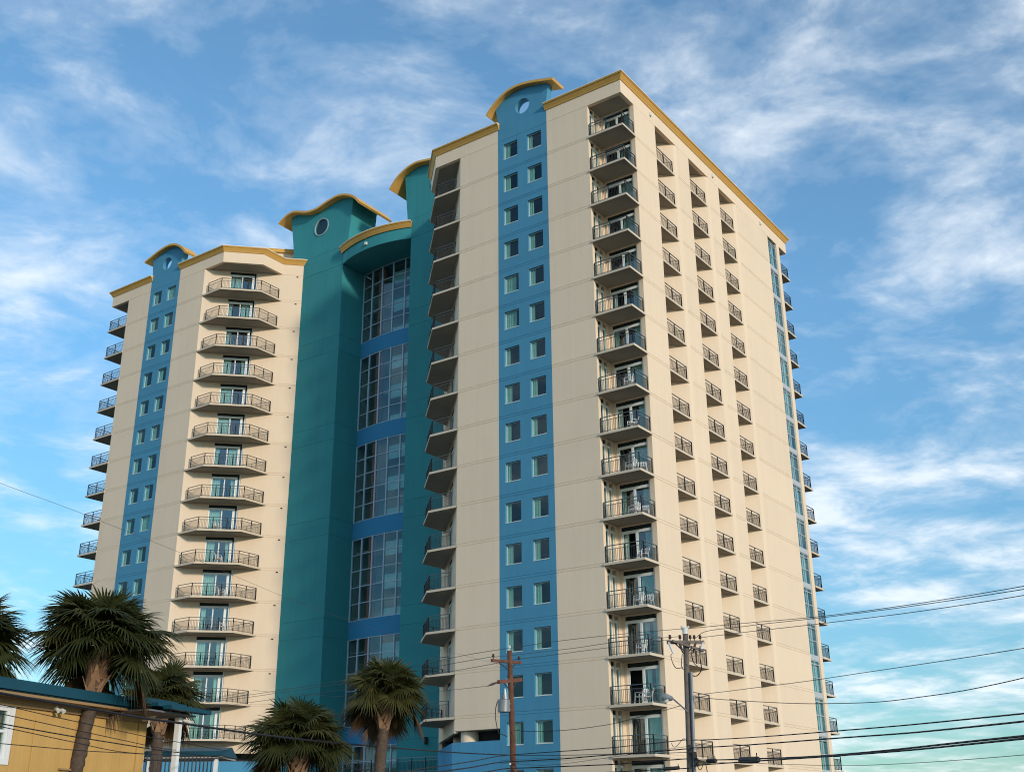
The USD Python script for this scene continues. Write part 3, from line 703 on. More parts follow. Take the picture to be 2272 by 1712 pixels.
for k, u, v, rz in ((8, .75, .45, 200), (9, .70, .6, 230), (10, .95, .55, 190), (10, .42, 1.1, 300), (11, .95, .7, 190), (11, .5, 1.2, 290), (12, .55, .8, 240), (13, .9, .6, 200), (13, .45, 1.0, 280), (14, .85, .6, 195), (15, 1.05, .6, 180), (15, .65, .75, 205)):
    pos = 'by the left jamb' if u > .8 else 'by the outer edge'
    chairs.append((hotel_pt(u, v, zk(k) + 0.15), rz + ALPHA, f'white plastic chair {pos} on the {ordn[k]} near corner balcony from top'))
for k, s_, dd, rz in ((9, 3.3, 1.0, 20), (10, 3.7, 1.2, 40), (11, 4.1, 1.2, 60), (12, 4.5, 1.3, 50)):
    u, v = 44.981 - (s_ + 0) / 1.4142 - dd / 1.4142, 0.736 + s_ / 1.4142 - dd / 1.4142
    chairs.append((hotel_pt(u, v, zk(k) + 0.15), rz + ALPHA, f'white plastic chair by the door on the {ordn[k]} hexagonal balcony from top'))
for P_, rz, lab in chairs:
    t = thing('plastic_chair', lab, 'chair', P_, rz, 'white plastic chairs on the balconies')
    if first is None: chair_parts(t); first = t
    else: t.GetReferences().AddInternalReference(first.GetPath()); t.SetInstanceable(True)

# ------------------------------------------------------------------ yellow building in the foreground
YA = R(18)
motel = thing('yellow_building', 'low yellow building with teal roof edge and white framed window', 'building', (-11.6, 26.0, 0), -18.0 + 90)
# local x = along the wall (away), local y = to the left of that (inside), so outward is -y
sd = MB()
WX0, WX1 = -1.55, 0.50
wl = MB().box(-9, 5.45, 0.0, 6.0, 0.0, 4.46)
wh = MB().box(WX0, WX1 - 0.1, -0.5, 0.35, 3.16, 4.32)
put(motel, 'wall', cut(wl, wh.tm()), 'yellow')
for i, x in enumerate(np.arange(-8.9, 5.1, 0.305)):                 # siding boards, each its own piece
    x1 = x + 0.300
    if x1 > WX0 - 0.02 and x < WX1 + 0.02:
        for z0_, z1_ in ((0.0, 3.06), (4.42, 4.455)): put(motel, 'siding_board', MB().box(x, x1, -0.022, 0.0, z0_, z1_), 'yellow')
    else: put(motel, 'siding_board', MB().box(x, x1, -0.022 - 0.004 * rng.random(), 0.0, 0.0, 4.455), 'yellow')
put(motel, 'corner_board', MB().box(5.16, 5.47, -0.045, 0.0, 0.0, 4.45), 'yellow'); put(motel, 'corner_board', MB().box(5.452, 5.49, -0.045, 0.30, 0.0, 4.45), 'yellow')
wf = MB()
for a, b, c_, d in ((WX0 - .1, WX0, 3.06, 4.42), (WX1 - .13, WX1, 3.06, 4.42), (WX0, WX1 - .13, 4.29, 4.42), (WX0, WX1 - .13, 3.06, 3.19)): wf.box(a, b, -0.05, -0.0225, c_, d)
for a, b, c_, d in ((WX1 - .22, WX1 - .13, 3.19, 4.29), (WX0, WX0 + .08, 3.19, 4.29), (WX0 + .08, WX1 - .22, 4.21, 4.29), (WX0 + .08, WX1 - .22, 3.19, 3.27), (WX0 + .08, WX1 - .22, 3.74, 3.80)): wf.box(a, b, -0.02, 0.06, c_, d)
wd = put(motel, 'window', wf, 'white')
for c_, d in ((3.27, 3.74), (3.80, 4.21)): put(str(wd.GetPath()), 'pane', MB().box(WX0 + .08, WX1 - .22, 0.02, 0.03, c_, d), 'glass')
put(motel, 'soffit', MB().box(-9, 5.46, -0.55, -0.05, 4.50, 4.56), 'brownsoffit'); put(motel, 'frieze', MB().box(-9, 5.46, -0.09, -0.03, 4.32, 4.50), 'brownsoffit')
rf = put(motel, 'roof', MB().hexa([(-9, -0.55, 4.57), (5.6, -0.55, 4.57), (5.6, 6.3, 4.57), (-9, 6.3, 4.57), (-9, -0.55, 4.70), (5.6, -0.55, 4.70), (5.6, 6.3, 4.95), (-9, 6.3, 4.95)]), 'tealroof')
put(str(rf.GetPath()), 'fascia', MB().box(-9, 4.3, -0.62, -0.55, 4.60, 4.83), 'tealroof')
pr = MB()
for j, (y, z) in enumerate(((-0.62, 4.80), (-0.78, 4.73), (-0.98, 4.68), (-1.22, 4.62))): pr.box(3.7 + 0.25 * j, 5.95 + 0.12 * j, y - 0.26, y, z - 0.05, z + 0.02 + 0.01 * j)
pc = put(motel, 'porch_roof', pr, 'tealroof')
put(str(pc.GetPath()), 'porch_soffit', MB().box(3.9, 6.0, -1.2, -0.1, 4.49, 4.53), 'soffitgrey')
put(str(pc.GetPath()), 'ridge_flashing', MB().box(4.6, 6.0, -0.60, 0.4, 4.83, 4.90), 'tealroof')
put(motel, 'porch_post', MB().box(5.60, 5.74, -0.97, -0.83, 0.0, 4.46), 'white')
sc = MB().tube([(5.2, -0.10, 4.42), (5.2, -0.3, 4.45), (5.2, -0.45, 4.52), (5.2, -0.5, 4.58)], 0.075, 10); put(motel, 'downspout_elbow', sc, 'beige', smooth=40)
fl_ = MB()
fl_.tube([(1.74, -0.03, 4.36), (1.74, -0.16, 4.40)], 0.05, 8)
for x in (1.66, 1.84): fl_.tube([(x, -0.16, 4.38), (x, -0.22, 4.36), (x, -0.29, 4.31)], [0.02, 0.04, 0.055], 10)
put(motel, 'floodlight', fl_, 'fixture', smooth=40)
fl2 = MB().tube([(5.72, -1.0, 4.40), (5.78, -1.12, 4.36), (5.80, -1.22, 4.30)], [0.03, 0.05, 0.09], 10); put(motel, 'floodlight', fl2, 'fixture', smooth=40)
put(motel, 'conduit', MB().tube([(1.22, -0.04, 0.4), (1.22, -0.04, 4.12), (1.26, -0.04, 4.18)], 0.018, 6), 'yellow')
put(motel, 'meter_ledge', MB().box(2.20, 3.0, -0.10, -0.025, 3.02, 3.06), 'brownsoffit')

# low teal canopy with pickets and posts behind the yellow building
ca_ = at(398, 1660, 44); cb_ = at(496, 1676, 44)
cv = thing('entrance_canopy', 'low teal metal canopy on white posts in front of the hotel podium', 'canopy', (float(ca_[0]), 44.0, 0))
zt = float(ca_[2])
put(cv, 'roof', MB().hexa([(-1.2, -0.5, zt - .28), (1.75, -0.5, zt - .28), (1.75, 2, zt - .28), (-1.2, 2, zt - .28), (-1.2, -0.5, zt - .12), (1.75, -0.5, zt - .12), (1.5, 2, zt + .16), (-1.2, 2, zt + .16)]), 'tealroof')
put(cv, 'soffit', MB().box(-1.15, 1.7, -0.4, 1.9, zt - .36, zt - .281), 'deck')
for x in (-1.0, 1.48): put(cv, 'post', MB().box(x - .07, x + .07, -0.3, -0.16, 0.0, zt - .36), 'white')
fa = at(325, 1690, 40)
pf = thing('picket_fence', 'dark metal picket fence between yellow building and podium', 'fence', (float(fa[0]), 40.0, 0))
fz = float(at(420, 1678, 40)[2])
for j in range(18): put(pf, 'picket', MB().tube([(j * 0.13, 0, 0.3), (j * 0.13, 0, fz), (j * 0.13, 0, fz + 0.06)], [0.022, 0.022, 0.004], 6), 'rail')
for z in (fz - 0.1, fz - 1.2): put(pf, 'rail', MB().box(-0.1, 17 * 0.13 + 0.1, -0.02, 0.02, z - 0.02, z + 0.02), 'rail')
put(pf, 'post', MB().box(-0.22, -0.12, -0.05, 0.05, 0.0, fz + 0.1), 'white')

# ------------------------------------------------------------------ palms
def frond(seed, Lp, Rb, el, az, droop, width=1.0):
    """A costapalmate fan leaf from the crown's centre. Returns (blade V, F, petiole mesh)."""
    r = np.random.default_rng(seed)
    n = 8
    # petiole arcs from the heart: starts at el, bends down
    e = np.linspace(el, el - droop * 0.7, n); step = Lp / (n - 1)
    p = [np.zeros(3)]
    for j in range(n - 1): p.append(p[-1] + step * np.array([math.cos(e[j]), 0, math.sin(e[j])]))
    p = np.array(p)
    end, ee = p[-1], e[-1]
    fx = np.array([math.cos(ee), 0, math.sin(ee)]); fy = np.array([0, 1.0, 0]); fz = np.cross(fx, fy)
    V, F = [], []
    N = 44
    roll = r.normal(0, 0.25)
    for j in range(N):
        ph = (-150 + 300 * (j + 0.5) / N) * math.pi / 180 * width
        Rj = Rb * (0.80 + 0.20 * math.cos(ph / 1.6)) * (0.93 + 0.14 * r.random())
        d = math.cos(ph) * fx + math.sin(ph) * fy
        s_ = -math.sin(ph) * fx + math.cos(ph) * fy
        sag0 = 0.12 + 0.30 * r.random() + 0.10 * droop
        fold = 0.28 * abs(math.sin(ph)) ** 1.2
        wj = 0.066 * Rb
        b = len(V)
        rings = ((0.04, 0.05), (0.34, 0.56), (0.62, 0.40), (0.84, 0.19), (1.0, 0.0))
        for q, ww in rings:
            c = end + d * Rj * q + fz * (fold * Rj * q) * -0.5
            c = c + np.array([0, 0, -1.0]) * Rj * (sag0 * q ** 2.6) + fx * 0.0
            h = wj * ww
            if ww: V += [c - s_ * h, c + fz * h * 0.55, c + s_ * h]
            else: V += [c]
        for k in range(3):
            o = b + 3 * k
            for m in (0, 1): F += [[o + m, o + m + 1, o + m + 4], [o + m, o + m + 4, o + m + 3]]
        o = b + 9
        F += [[o, o + 1, b + 12], [o + 1, o + 2, b + 12]]
    V = np.array(V)
    # twist about the petiole's end
    ca, sa = math.cos(roll), math.sin(roll)
    rel = V - end
    V = end + np.outer(rel @ fx, fx) + np.outer((rel @ fy) * ca - (rel @ fz) * sa, fy) + np.outer((rel @ fy) * sa + (rel @ fz) * ca, fz)
    pet = MB().tube(p, np.linspace(0.022, 0.012, n), 5)
    rz = np.array([[math.cos(az), -math.sin(az), 0], [math.sin(az), math.cos(az), 0], [0, 0, 1]])
    pv, pf_ = pet.arr()
    Fp = pf_ + len(V)
    return np.vstack([V @ rz.T, pv @ rz.T]), np.vstack([np.array(F), Fp])

def rng_mask(x): return min(1.0, max(0.0, (x - 0.35) / 0.3))
def palm(name_label, base, heart, rt, rad, seed, nf=40, boots=26, deadn=5, olive=0.3):
    """base: foot of the trunk on the ground; heart: where the leaves come out; rt: trunk radius; rad: crown radius."""
    r = np.random.default_rng(seed)
    base, heart = np.array(base, float), np.array(heart, float)
    t = thing('palm_tree', name_label, 'palm tree', base, group='palm trees in front of the hotel')
    d = heart - base; hgt = d[2]
    n = int(max(24, hgt * 14)); q = np.linspace(0, 1, n)
    path = np.outer(q, d); path[:, 0] += np.sin(q * math.pi) * 0.10 * r.normal(); path[:, 1] += np.sin(q * math.pi) * 0.1 * r.normal()
    rr = rt * (1.12 - 0.14 * q) * (1 + 0.05 * r.normal(size=n)); rr[:4] *= np.linspace(1.35, 1.05, 4)
    tr = MB().tube(path * [1, 1, 0.97], rr, 14)
    v, f = tr.arr(); v = v + r.normal(0, 0.008, v.shape)
    put(t, 'trunk', (v, f), 'bark', smooth=50)
    # old leaf bases, crossing each other under the crown
    L = 1.05 * rad * 0.5
    for j in range(boots):
        a = j * 2.399 + r.normal(0, 0.15); z = hgt * 0.985 - (0.95 * (1 - j / boots) + 0.06) * 0.62 * rad * 0.85 - 0.02
        ax = np.interp(z / hgt, q, path[:, 0]), np.interp(z / hgt, q, path[:, 1])
        rad0 = rt * 0.82; ln = (0.24 + 0.16 * r.random()) * rad * 0.55 + 0.05; out = 0.38 + 0.35 * (j / boots); sp = r.normal(0, 0.35)
        o = np.array([math.cos(a), math.sin(a), 0]); s_ = np.array([-math.sin(a), math.cos(a), 0]); c0 = np.array([ax[0], ax[1], z])
        up = np.array([0, 0, 1.0])
        tip = c0 + o * (rad0 + ln * out) + up * ln + s_ * sp * ln
        b0_, w0, w1 = c0 + o * rad0, 0.085 * rad * 0.6 + 0.02, 0.022
        mb_ = MB().hexa([b0_ - s_ * w0 - o * .02, b0_ + s_ * w0 - o * .02, b0_ + s_ * w0 + o * .035, b0_ - s_ * w0 + o * .035, tip - s_ * w1 - o * .012, tip + s_ * w1 - o * .012, tip + s_ * w1 + o * .012, tip - s_ * w1 + o * .012])
        put(t, 'leaf_base', mb_, 'boot')
    for j in range(nf):
        x = (j + 0.5) / nf
        el = R(86) - R(90) * x ** 0.85 + r.normal(0, R(7)); az = j * 2.399963 + r.normal(0, 0.22)
        Lp = rad * (0.36 + 0.22 * r.random()) * (0.85 + 0.25 * math.sin(math.pi * x)); Rb = rad * (0.44 + 0.10 * r.random())
        face_cam = max(0.0, -math.sin(az)) ** 2
        if el < R(38): el += R(34) * face_cam * rng_mask(x)
        V, F = frond(seed * 100 + j, Lp, Rb, el, az, 0.30 + 0.55 * x + 0.25 * r.random())
        mt = 'leaf2' if r.random() < olive else 'leaf'
        put(t, 'frond', (V + d, F), mt)
    for j in range(deadn):
        V, F = frond(seed * 100 + 70 + j, rad * (0.42 + 0.2 * r.random()), rad * 0.42, R(-5) + r.normal(0, R(12)), (R(20) + R(140) * r.random()) + (math.pi * 1.0 if j % 3 == 0 and False else 0.0) + r.normal(0, 0.5), 1.5, 0.42)
        put(t, 'frond', (V + d + [0, 0, -0.12], F), 'dead', label='dead brown hanging frond')
    return t

def foot(px, py, Y, lean=0.0):
    p = at(px, py, Y); return p
h1 = at(226, 1434, 28.6); b1_ = at(150, 1760, 28.3)
palm('large palm with leaning trunk before the yellow building', (b1_[0] - 0.28, b1_[1], 0), h1, 0.165, 2.0, 11, nf=58, boots=34, deadn=3)
h0 = at(-95, 1440, 27.0)
palm('palm cut off by the left edge, beside the leaning palm', (h0[0] + 0.1, h0[1], 0), h0, 0.17, 2.0, 12, nf=50, boots=16)
h2 = at(356, 1560, 42.0)
palm('dark palm half hidden behind the teal porch roof', (h2[0] - 0.1, h2[1], 0), h2, 0.19, 1.85, 13, nf=46, boots=26, olive=0.6)
h3 = at(662, 1656, 35.0)
palm('wide low palm left of the tall one before the teal wall', (h3[0], h3[1], 0), h3, 0.2, 1.85, 14, nf=56, boots=26, deadn=7, olive=0.5)
h4 = at(858, 1548, 36.0)
palm('upright palm with orange dead fronds before the glazed recess', (h4[0] - 0.02, h4[1], 0), h4, 0.165, 1.62, 15, nf=46, boots=38, deadn=7, olive=0.8)

# ------------------------------------------------------------------ utility poles
YA_, YB_ = 54.0, 50.0
pa_top, pa_bot = at(1130.5, 1443, YA_), at(1139.5, 1712, YA_)
def along(a, b, z): return a + (b - a) * (z - a[2]) / (b[2] - a[2])
A0 = along(pa_top, pa_bot, 0.0)
poleA = thing('utility_pole', 'reddish wooden utility pole with two crossarms and a grey transformer', 'utility pole', A0)
ax_ = lambda z: along(pa_top, pa_bot, z) - A0
zt = pa_top[2]
put(poleA, 'pole', MB().tube([ax_(z) for z in np.linspace(0, zt, 14)], np.linspace(0.17, 0.115, 14), 12), 'polewood', smooth=50)
def arm(pole, base, pL, pR, Y, dyL, dyR, th, material='armwood'):
    a, b = at(*pL, Y + dyL) - base, at(*pR, Y + dyR) - base
    put(pole, 'crossarm', MB().bar(a, b, th, th * 1.15), material); return a, b
a1, b1a = arm(poleA, A0, (1091, 1464), (1156, 1469.5), YA_, -1.15, 0.9, 0.11)
a2, b2a = arm(poleA, A0, (1106, 1512), (1156, 1507), YA_, -0.95, 0.85, 0.15)
for (p, q, zz) in ((a1, b1a, 1488), (a2, b2a, 1533)):
    c0 = ax_(at(1133, zz, YA_)[2])
    for t_ in (0.22, 0.80): put(poleA, 'brace', MB().bar(p + (q - p) * t_ - [0, 0, .05], c0, 0.045, 0.03), 'insul')
def insulator(pole, p, h=0.2, m='insul'):
    put(pole, 'insulator', MB().tube([p, p + [0, 0, h * .3], p + [0, 0, h * .45], p + [0, 0, h * .6], p + [0, 0, h * .62], p + [0, 0, h * .9], p + [0, 0, h]], np.array([.018, .018, .055, .06, .035, .05, .02]) * h / .2, 10), m, smooth=40)
insulator(poleA, a1 * 0.95 + b1a * 0.05 + [0, 0, .06], 0.24); insulator(poleA, a1 * 0.07 + b1a * 0.93 + [0, 0, .06], 0.24); insulator(poleA, ax_(zt), 0.26, 'insulw')
put(poleA, 'dead_end', MB().tube([a2, a2 + at(1092, 1517, 52.6) - at(1106, 1512, 53.05), at(1082, 1521, 52) - A0], [.03, .06, .02], 8), 'insul')
tc_ = at(1118, 1565, YA_ - 0.35) - A0
rT = 0.30
put(poleA, 'transformer', MB().tube([tc_ + [0, 0, z] for z in (-.28, -.27, .25, .28, .30)], [rT * .85, rT * .95, rT * .95, rT, rT * .55], 20), 'galv', smooth=40)
put(poleA, 'transformer_bushing', MB().tube([tc_ + [-.05, 0, .28], tc_ + [-.05, 0, .48], tc_ + [-.04, 0, .55]], [.05, .05, .02], 8), 'insul', smooth=40)
put(poleA, 'surge_arrester', MB().tube([tc_ + [.08, 0, .28], tc_ + [.06, 0, .58], tc_ + [.05, 0, .78]], [.05, .06, .03], 8), 'insulw', smooth=40)
put(poleA, 'mounting_bracket', MB().bar(tc_ + [.2, 0, .12], ax_((tc_ + A0)[2] + .12), .06), 'galv'); put(poleA, 'mounting_bracket', MB().bar(tc_ + [.2, 0, -.15], ax_((tc_ + A0)[2] - .15), .06), 'galv')
put(poleA, 'service_drop', MB().tube([tc_ + q for q in ((-.3, -.05, .2), (-.38, -.05, -.1), (-.40, -.05, -.5), (-.33, -.05, -.9), (-.25, -.05, -1.2), (.15, 0, -1.35))], .022, 6), 'wire')
put(poleA, 'reflector_tag', MB().bar(at(1130, 1693, YA_ - .25) - A0, at(1134, 1693, YA_ - .25) - A0, .1, .1), 'white')

pb_top, pb_bot = at(1520, 1395, YB_), at(1532.5, 1712, YB_)
B0 = along(pb_top, pb_bot, 0.0)
poleB = thing('utility_pole', 'grey weathered utility pole carrying cutouts, cables and a street lamp', 'utility pole', B0)
bx_ = lambda z: along(pb_top, pb_bot, z) - B0
zt = pb_top[2]
put(poleB, 'pole', MB().tube([bx_(z) for z in np.linspace(0, zt, 14)], np.linspace(0.185, 0.115, 14), 12), 'greywood', smooth=50)
put(poleB, 'pole_cap', MB().tube([bx_(zt) + [0, 0, -.22], bx_(zt) + [0, 0, .06]], [.135, .13], 12), 'fixture', smooth=40)
b1_, b2_ = arm(poleB, B0, (1482, 1424), (1560, 1424), YB_, -1.0, 1.0, 0.13, 'greywood')
b3_, b4_ = arm(poleB, B0, (1492, 1421), (1560, 1443), YB_ - .25, -.8, .9, 0.08, 'greywood')
c0 = bx_(at(1523, 1449, YB_)[2])
for t_ in (0.2, 0.8): put(poleB, 'brace', MB().bar(b1_ + (b2_ - b1_) * t_ - [0, 0, .06], c0, .05, .03), 'insul')
for t_ in (0.06, 0.34, 0.63, 0.75, 0.92): insulator(poleB, b1_ + (b2_ - b1_) * t_ + [0, 0, .06], 0.26)
for sx_ in (-.14, .14): insulator(poleB, bx_(zt) + [sx_, 0, -.05], 0.2, 'insulw')
for t_, sg_ in ((0.0, 1), (0.28, 1), (0.60, -1), (0.78, -1), (0.99, -1)):
    p = b1_ + (b2_ - b1_) * t_ - [0, .1, .02]
    put(poleB, 'fuse_cutout', MB().tube([p, p + [sg_ * .06, -.05, -.12], p + [sg_ * .16, -.08, -.42], p + [sg_ * .19, -.08, -.5]], [.03, .055, .05, .02], 8), 'insulw' if t_ in (0.0, 0.99) else 'insul', smooth=40)
def cable(pole, base, pts, r=.018): 
    from scipy.interpolate import CubicSpline
    P_ = np.array([at(x, y, Y) - base for x, y, Y in pts]); t_ = np.linspace(0, 1, len(P_)); tt = np.linspace(0, 1, 20)
    put(pole, 'jumper_cable', MB().tube(CubicSpline(t_, P_)(tt), r, 6), 'wire')
cable(poleB, B0, [(1490, 1450, 49.5), (1490, 1462, 49.5), (1497, 1478, 49.5), (1505, 1482, 49.6), (1515, 1480, 49.8)])
cable(poleB, B0, [(1514, 1450, 49.6), (1512, 1470, 49.6), (1514, 1482, 49.7), (1520, 1481, 49.8)])
cable(poleB, B0, [(1534, 1432, 49.6), (1535, 1455, 49.5), (1540, 1470, 49.6), (1548, 1477, 49.7)])
cable(poleB, B0, [(1553, 1432, 49.8), (1555, 1470, 49.8), (1556, 1485, 49.8), (1548, 1497, 49.8), (1537, 1497, 49.8)], .024)
cable(poleB, B0, [(1545, 1690, 49.6), (1556, 1705, 49.6), (1562, 1690, 49.7), (1570, 1715, 49.8)])
cable(poleB, B0, [(1490, 1647, 49.6), (1500, 1655, 49.6), (1512, 1642, 49.7), (1520, 1640, 49.8)], .014)
q0, q1 = at(1533.5, 1490, YB_ - .2) - B0, at(1541.5, 1712, YB_ - .2) - B0
put(poleB, 'riser_conduit', MB().tube([q0, q1, q1 + (q1 - q0) * (q1[2] / (q0[2] - q1[2]))], .065, 10), 'galv', smooth=40)
la, lb, lc = at(1526, 1578, YB_ - .2) - B0, at(1508, 1562, YB_ - .55) - B0, at(1493, 1549, YB_ - .85) - B0
put(poleB, 'lamp_arm', MB().tube([la, lb, lc], .034, 8), 'galv', smooth=40)
ld, le = at(1492, 1549, YB_ - .9) - B0, at(1470, 1545, YB_ - 1.4) - B0
lh = put(poleB, 'street_lamp_head', MB().tube([ld + (le - ld) * t_ for t_ in (0, .12, .4, .7, .92, 1)], [.05, .10, .13, .17, .15, .05], 12), 'galv', smooth=50)
mm_ = ld + (le - ld) * .72
put(str(lh.GetPath()), 'lens', MB().tube([mm_ - [0, 0, .10], mm_ - [0, 0, .19], mm_ - [0, 0, .24]], [.14, .11, .03], 12), 'fixture', smooth=40)
for (x, y) in ((1541, 1676), (1545, 1690), (1530, 1660)):
    p = at(x, y, YB_ - .3) - B0; put(poleB, 'cable_clamp', MB().box(p[0] - .09, p[0] + .09, p[1] - .09, p[1] + .09, p[2] - .16, p[2] + .16), 'wire')

# ------------------------------------------------------------------ wires
from scipy.interpolate import PchipInterpolator, CubicSpline
def wire(label, pts, dia, material='wire', group=None):
    P_ = np.array([at(*q) for q in pts]); d = np.r_[0, np.cumsum(np.linalg.norm(np.diff(P_, axis=0), axis=1))]
    tt = np.linspace(0, d[-1], 48)
    Q = np.stack([PchipInterpolator(d, P_[:, i])(tt) if len(d) > 2 else np.interp(tt, d, P_[:, i]) for i in range(3)], 1)
    m = put('/World', 'overhead_wire', MB().tube(Q, dia / 2, 6), material)
    tag(m, label, 'wire', group); return m
G1, G2, G3 = 'power lines between the poles', 'service wires crossing the yellow building', 'telephone cables low on the grey pole'
wire('uppermost power line rising to the right from the grey pole top', [(2330, 1289, 32), (2050, 1336, 38), (1827, 1366, 43), (1650, 1382, 47), (1524, 1394, 50)], .026, 'wirethin', G1)
wire('second power line from the top, just under the uppermost one', [(2330, 1297, 31.5), (2050, 1340, 37.5), (1827, 1369, 42.5), (1650, 1389, 46.5), (1560, 1402, 48.5), (1545, 1414, 49.6)], .026, 'wirethin', G1)
wire('third power line from the top, right of the grey pole', [(2330, 1310, 32), (2050, 1354, 38), (1827, 1382, 43), (1650, 1402, 46.8), (1552, 1414, 49.8)], .026, 'wirethin', G1)
wire('power line between the tops of the two poles', [(1517, 1394, 50), (1400, 1404, 51), (1250, 1420, 52.5), (1132, 1437, 54)], .024, 'wirethin', G1)
wire('middle power line between the crossarms of the two poles', [(1510, 1411, 50), (1400, 1420, 51), (1250, 1440, 52.4), (1094, 1457, 53)], .024, 'wirethin', G1)
wire('lowest power line between the crossarms of the two poles', [(1487, 1418, 49.3), (1380, 1432, 50.6), (1250, 1449, 52.4), (1153, 1461, 54.8)], .024, 'wirethin', G1)
wire('power line running left from the red pole top across the teal wall', [(1130, 1437, 54), (1000, 1459, 58), (850, 1494, 63), (700, 1518, 68), (550, 1541, 74), (380, 1562, 80)], .026, 'wirethin', G1)
wire('power line running left from the red pole crossarm', [(1093, 1456, 53), (1000, 1472, 56), (850, 1503, 62), (700, 1524, 67), (550, 1546, 73), (380, 1567, 79)], .026, 'wirethin', G1)
wire('lowest power line running left from the red pole crossarm', [(1152, 1461, 55), (1005, 1488, 59), (850, 1515, 64), (700, 1538, 69), (550, 1558, 75), (380, 1580, 81)], .026, 'wirethin', G1)
wire('slack line left from the lower crossarm of the red pole', [(1082, 1521, 52), (1000, 1530, 56), (850, 1545, 63), (690, 1541, 70), (560, 1530, 76)], .02, 'wirethin', G1)
wire('straight thin wire climbing right at mid height of the grey pole', [(2330, 1427, 30), (1827, 1505, 42), (1650, 1528, 46), (1540, 1541, 49.7)], .024, 'wirethin')
wire('faint thin wire falling from the left edge across the left wing', [(-60, 1049, 22), (0, 1071, 23), (185, 1140, 26), (430, 1238, 31), (640, 1327, 37), (790, 1380, 42), (980, 1440, 49), (1130, 1478, 54)], .008, 'wirethin')
wire('sagging wire curving up to the right edge below the straight one', [(2330, 1487, 30), (2150, 1529, 34), (2000, 1551, 37), (1830, 1560, 41), (1650, 1554, 45.5), (1542, 1545, 49.7)], .028)
wire('drooping service wire from the grey pole to the red pole', [(1512, 1564, 49.8), (1440, 1584, 50.3), (1340, 1608, 51.3), (1238, 1620, 52.3), (1180, 1622, 53), (1140, 1618, 53.7)], .028)
wire('topmost of the three dark cables leaving the grey pole to the right', [(2330, 1576, 24), (2050, 1604, 31), (1850, 1621, 37), (1650, 1636, 44), (1536, 1641, 49.6)], .04, 'wire', G3)
wire('middle one of the three dark cables leaving the grey pole to the right', [(2330, 1593, 23), (2050, 1622, 30), (1850, 1637, 36), (1650, 1652, 43.5), (1536, 1658, 49.6)], .046, 'wire', G3)
wire('thickest dark cable at the lower right', [(2330, 1626, 22), (2050, 1655, 29), (1850, 1674, 35), (1650, 1683, 43), (1540, 1685, 49.6)], .052, 'wire', G3)
wire('dark cable just under the thickest one at the lower right', [(2330, 1631, 21.5), (2050, 1660, 28.5), (1850, 1676, 34.5), (1650, 1689, 42.5), (1540, 1697, 49.6)], .048, 'wire', G3)
wire('faint thin wire lowest in the right hand sky', [(2330, 1668, 30), (2100, 1687, 35), (1900, 1697, 40), (1760, 1695, 44), (1545, 1688, 49.7)], .02, 'wirethin')
wire('cable from the grey pole passing the red pole at its foot', [(1524, 1640, 49.8), (1430, 1650, 50.5), (1340, 1659, 51.2), (1240, 1666, 52.2), (1140, 1673, 53.6), (1040, 1689, 46), (940, 1704, 40), (820, 1722, 34)], .04, 'wire')
wire('thin cable crossing at the red pole foot towards the grey pole', [(1524, 1668, 49.8), (1430, 1671, 50.5), (1340, 1672.5, 51.2), (1240, 1674.5, 52.2), (1140, 1674.5, 53.6)], .03, 'wire')
wire('thick dark cable from the red pole across the palms to the yellow building', [(1138, 1674, 53.6), (1040, 1670, 48), (976, 1666, 45), (840, 1655, 38), (700, 1642.6, 32), (550, 1625, 27.5), (400, 1603, 24), (300, 1589, 22), (150, 1563, 20), (0, 1537, 18.5), (-60, 1526, 18)], .05)
wire('dark cable from the grey pole below the crossing pair', [(1524, 1660, 49.8), (1430, 1668, 50.5), (1340, 1674.5, 51.1), (1240, 1682.7, 52.2), (1140, 1688, 53.6), (1040, 1702, 47), (940, 1716, 41), (880, 1726, 38)], .05)
wire('lowest dark cable at the bottom between the poles', [(1526, 1682, 49.8), (1430, 1689, 50.4), (1340, 1695.5, 51.1), (1240, 1699.5, 52.2), (1140, 1703, 53.6), (1080, 1711, 50), (1000, 1724, 46)], .05)
wire('thin grey wire between the dark cables left of the grey pole', [(1524, 1655, 49.8), (1430, 1668, 50.5), (1340, 1681, 51.2), (1216, 1696, 52.5), (1140, 1692, 53.6)], .02, 'wirethin')
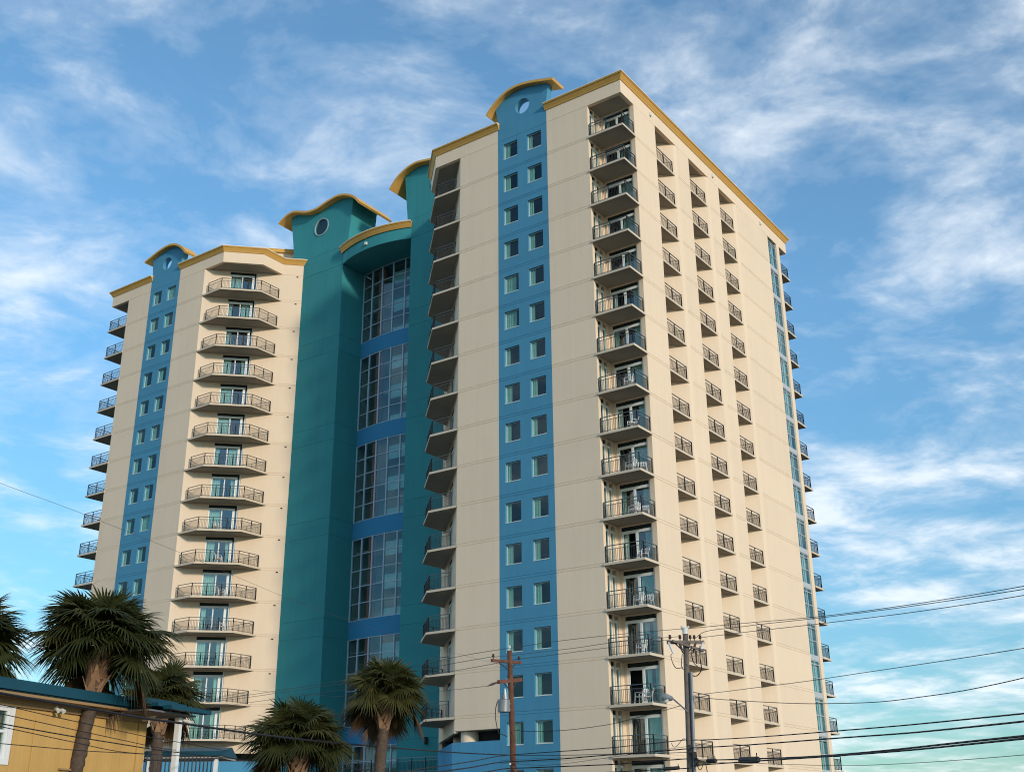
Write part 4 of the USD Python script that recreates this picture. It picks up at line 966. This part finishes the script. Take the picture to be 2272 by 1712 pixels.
wire('dark cable leaving the picture bottom beside the grey pole', [(1530, 1703, 49.7), (1430, 1708, 50), (1330, 1713, 50.5), (1250, 1718, 51)], .045)
yw = lambda lab, pts, d=.017: wire(lab, pts, d, 'wire', G2)
yw('topmost thin wire across the yellow wall', [(-40, 1553, 21.5), (24, 1567, 22), (110, 1587, 23), (203, 1607, 24.5), (300, 1628, 26.5), (400, 1646, 30), (500, 1664, 35)])
yw('second thin wire across the yellow wall', [(-40, 1573, 21.5), (14, 1585, 22), (163, 1617.5, 24), (300, 1647, 26.5), (390, 1663, 30)])
yw('third and darkest wire across the yellow wall', [(-40, 1597, 21.3), (0, 1604, 21.8), (160, 1632.5, 23.8), (300, 1655, 26.3), (400, 1669, 29.5), (549, 1685, 34), (700, 1699.6, 40), (802, 1706, 44), (960, 1716, 50)], .024)
yw('fourth thin wire across the yellow wall', [(-40, 1602, 21.6), (14, 1613.5, 22.1), (157, 1644, 24), (271, 1667, 26), (320, 1671, 27)])
yw('lowest thin wire across the yellow wall', [(-40, 1645, 21.6), (8, 1649, 22.1), (155, 1662, 24), (300, 1670.5, 26.5), (420, 1676, 30)])
# splice cases hanging on the cables
def splice(lab, p0, p1, r_):
    a, b = at(*p0), at(*p1); c = (a + b) / 2
    t = thing('splice_case', lab, 'splice case', c, group='black splice cases on the cables')
    a, b = a - c, b - c
    put(t, 'case', MB().tube([a, a + (b - a) * .04, a + (b - a) * .96, b], [r_ * .7, r_, r_, r_ * .7], 12), 'wire', smooth=40)
    for q in (.08, .92):
        p = a + (b - a) * q; put(t, 'hanger', MB().bar(p, p + [0, 0, r_ * 2.1], .03), 'wire')
splice('long black splice case on the thick cable right of the grey pole', (1642, 1685.5, 43.2), (1683, 1684, 41.6), .11)
splice('small black splice case close right of the grey pole', (1570, 1687, 48), (1588, 1686.5, 47.4), .09)
splice('black splice case on the cable left of the grey pole', (1472, 1705, 49.6), (1508, 1702, 49.6), .075)
stage.SetDefaultPrim(stage.GetPrimAtPath('/World'))
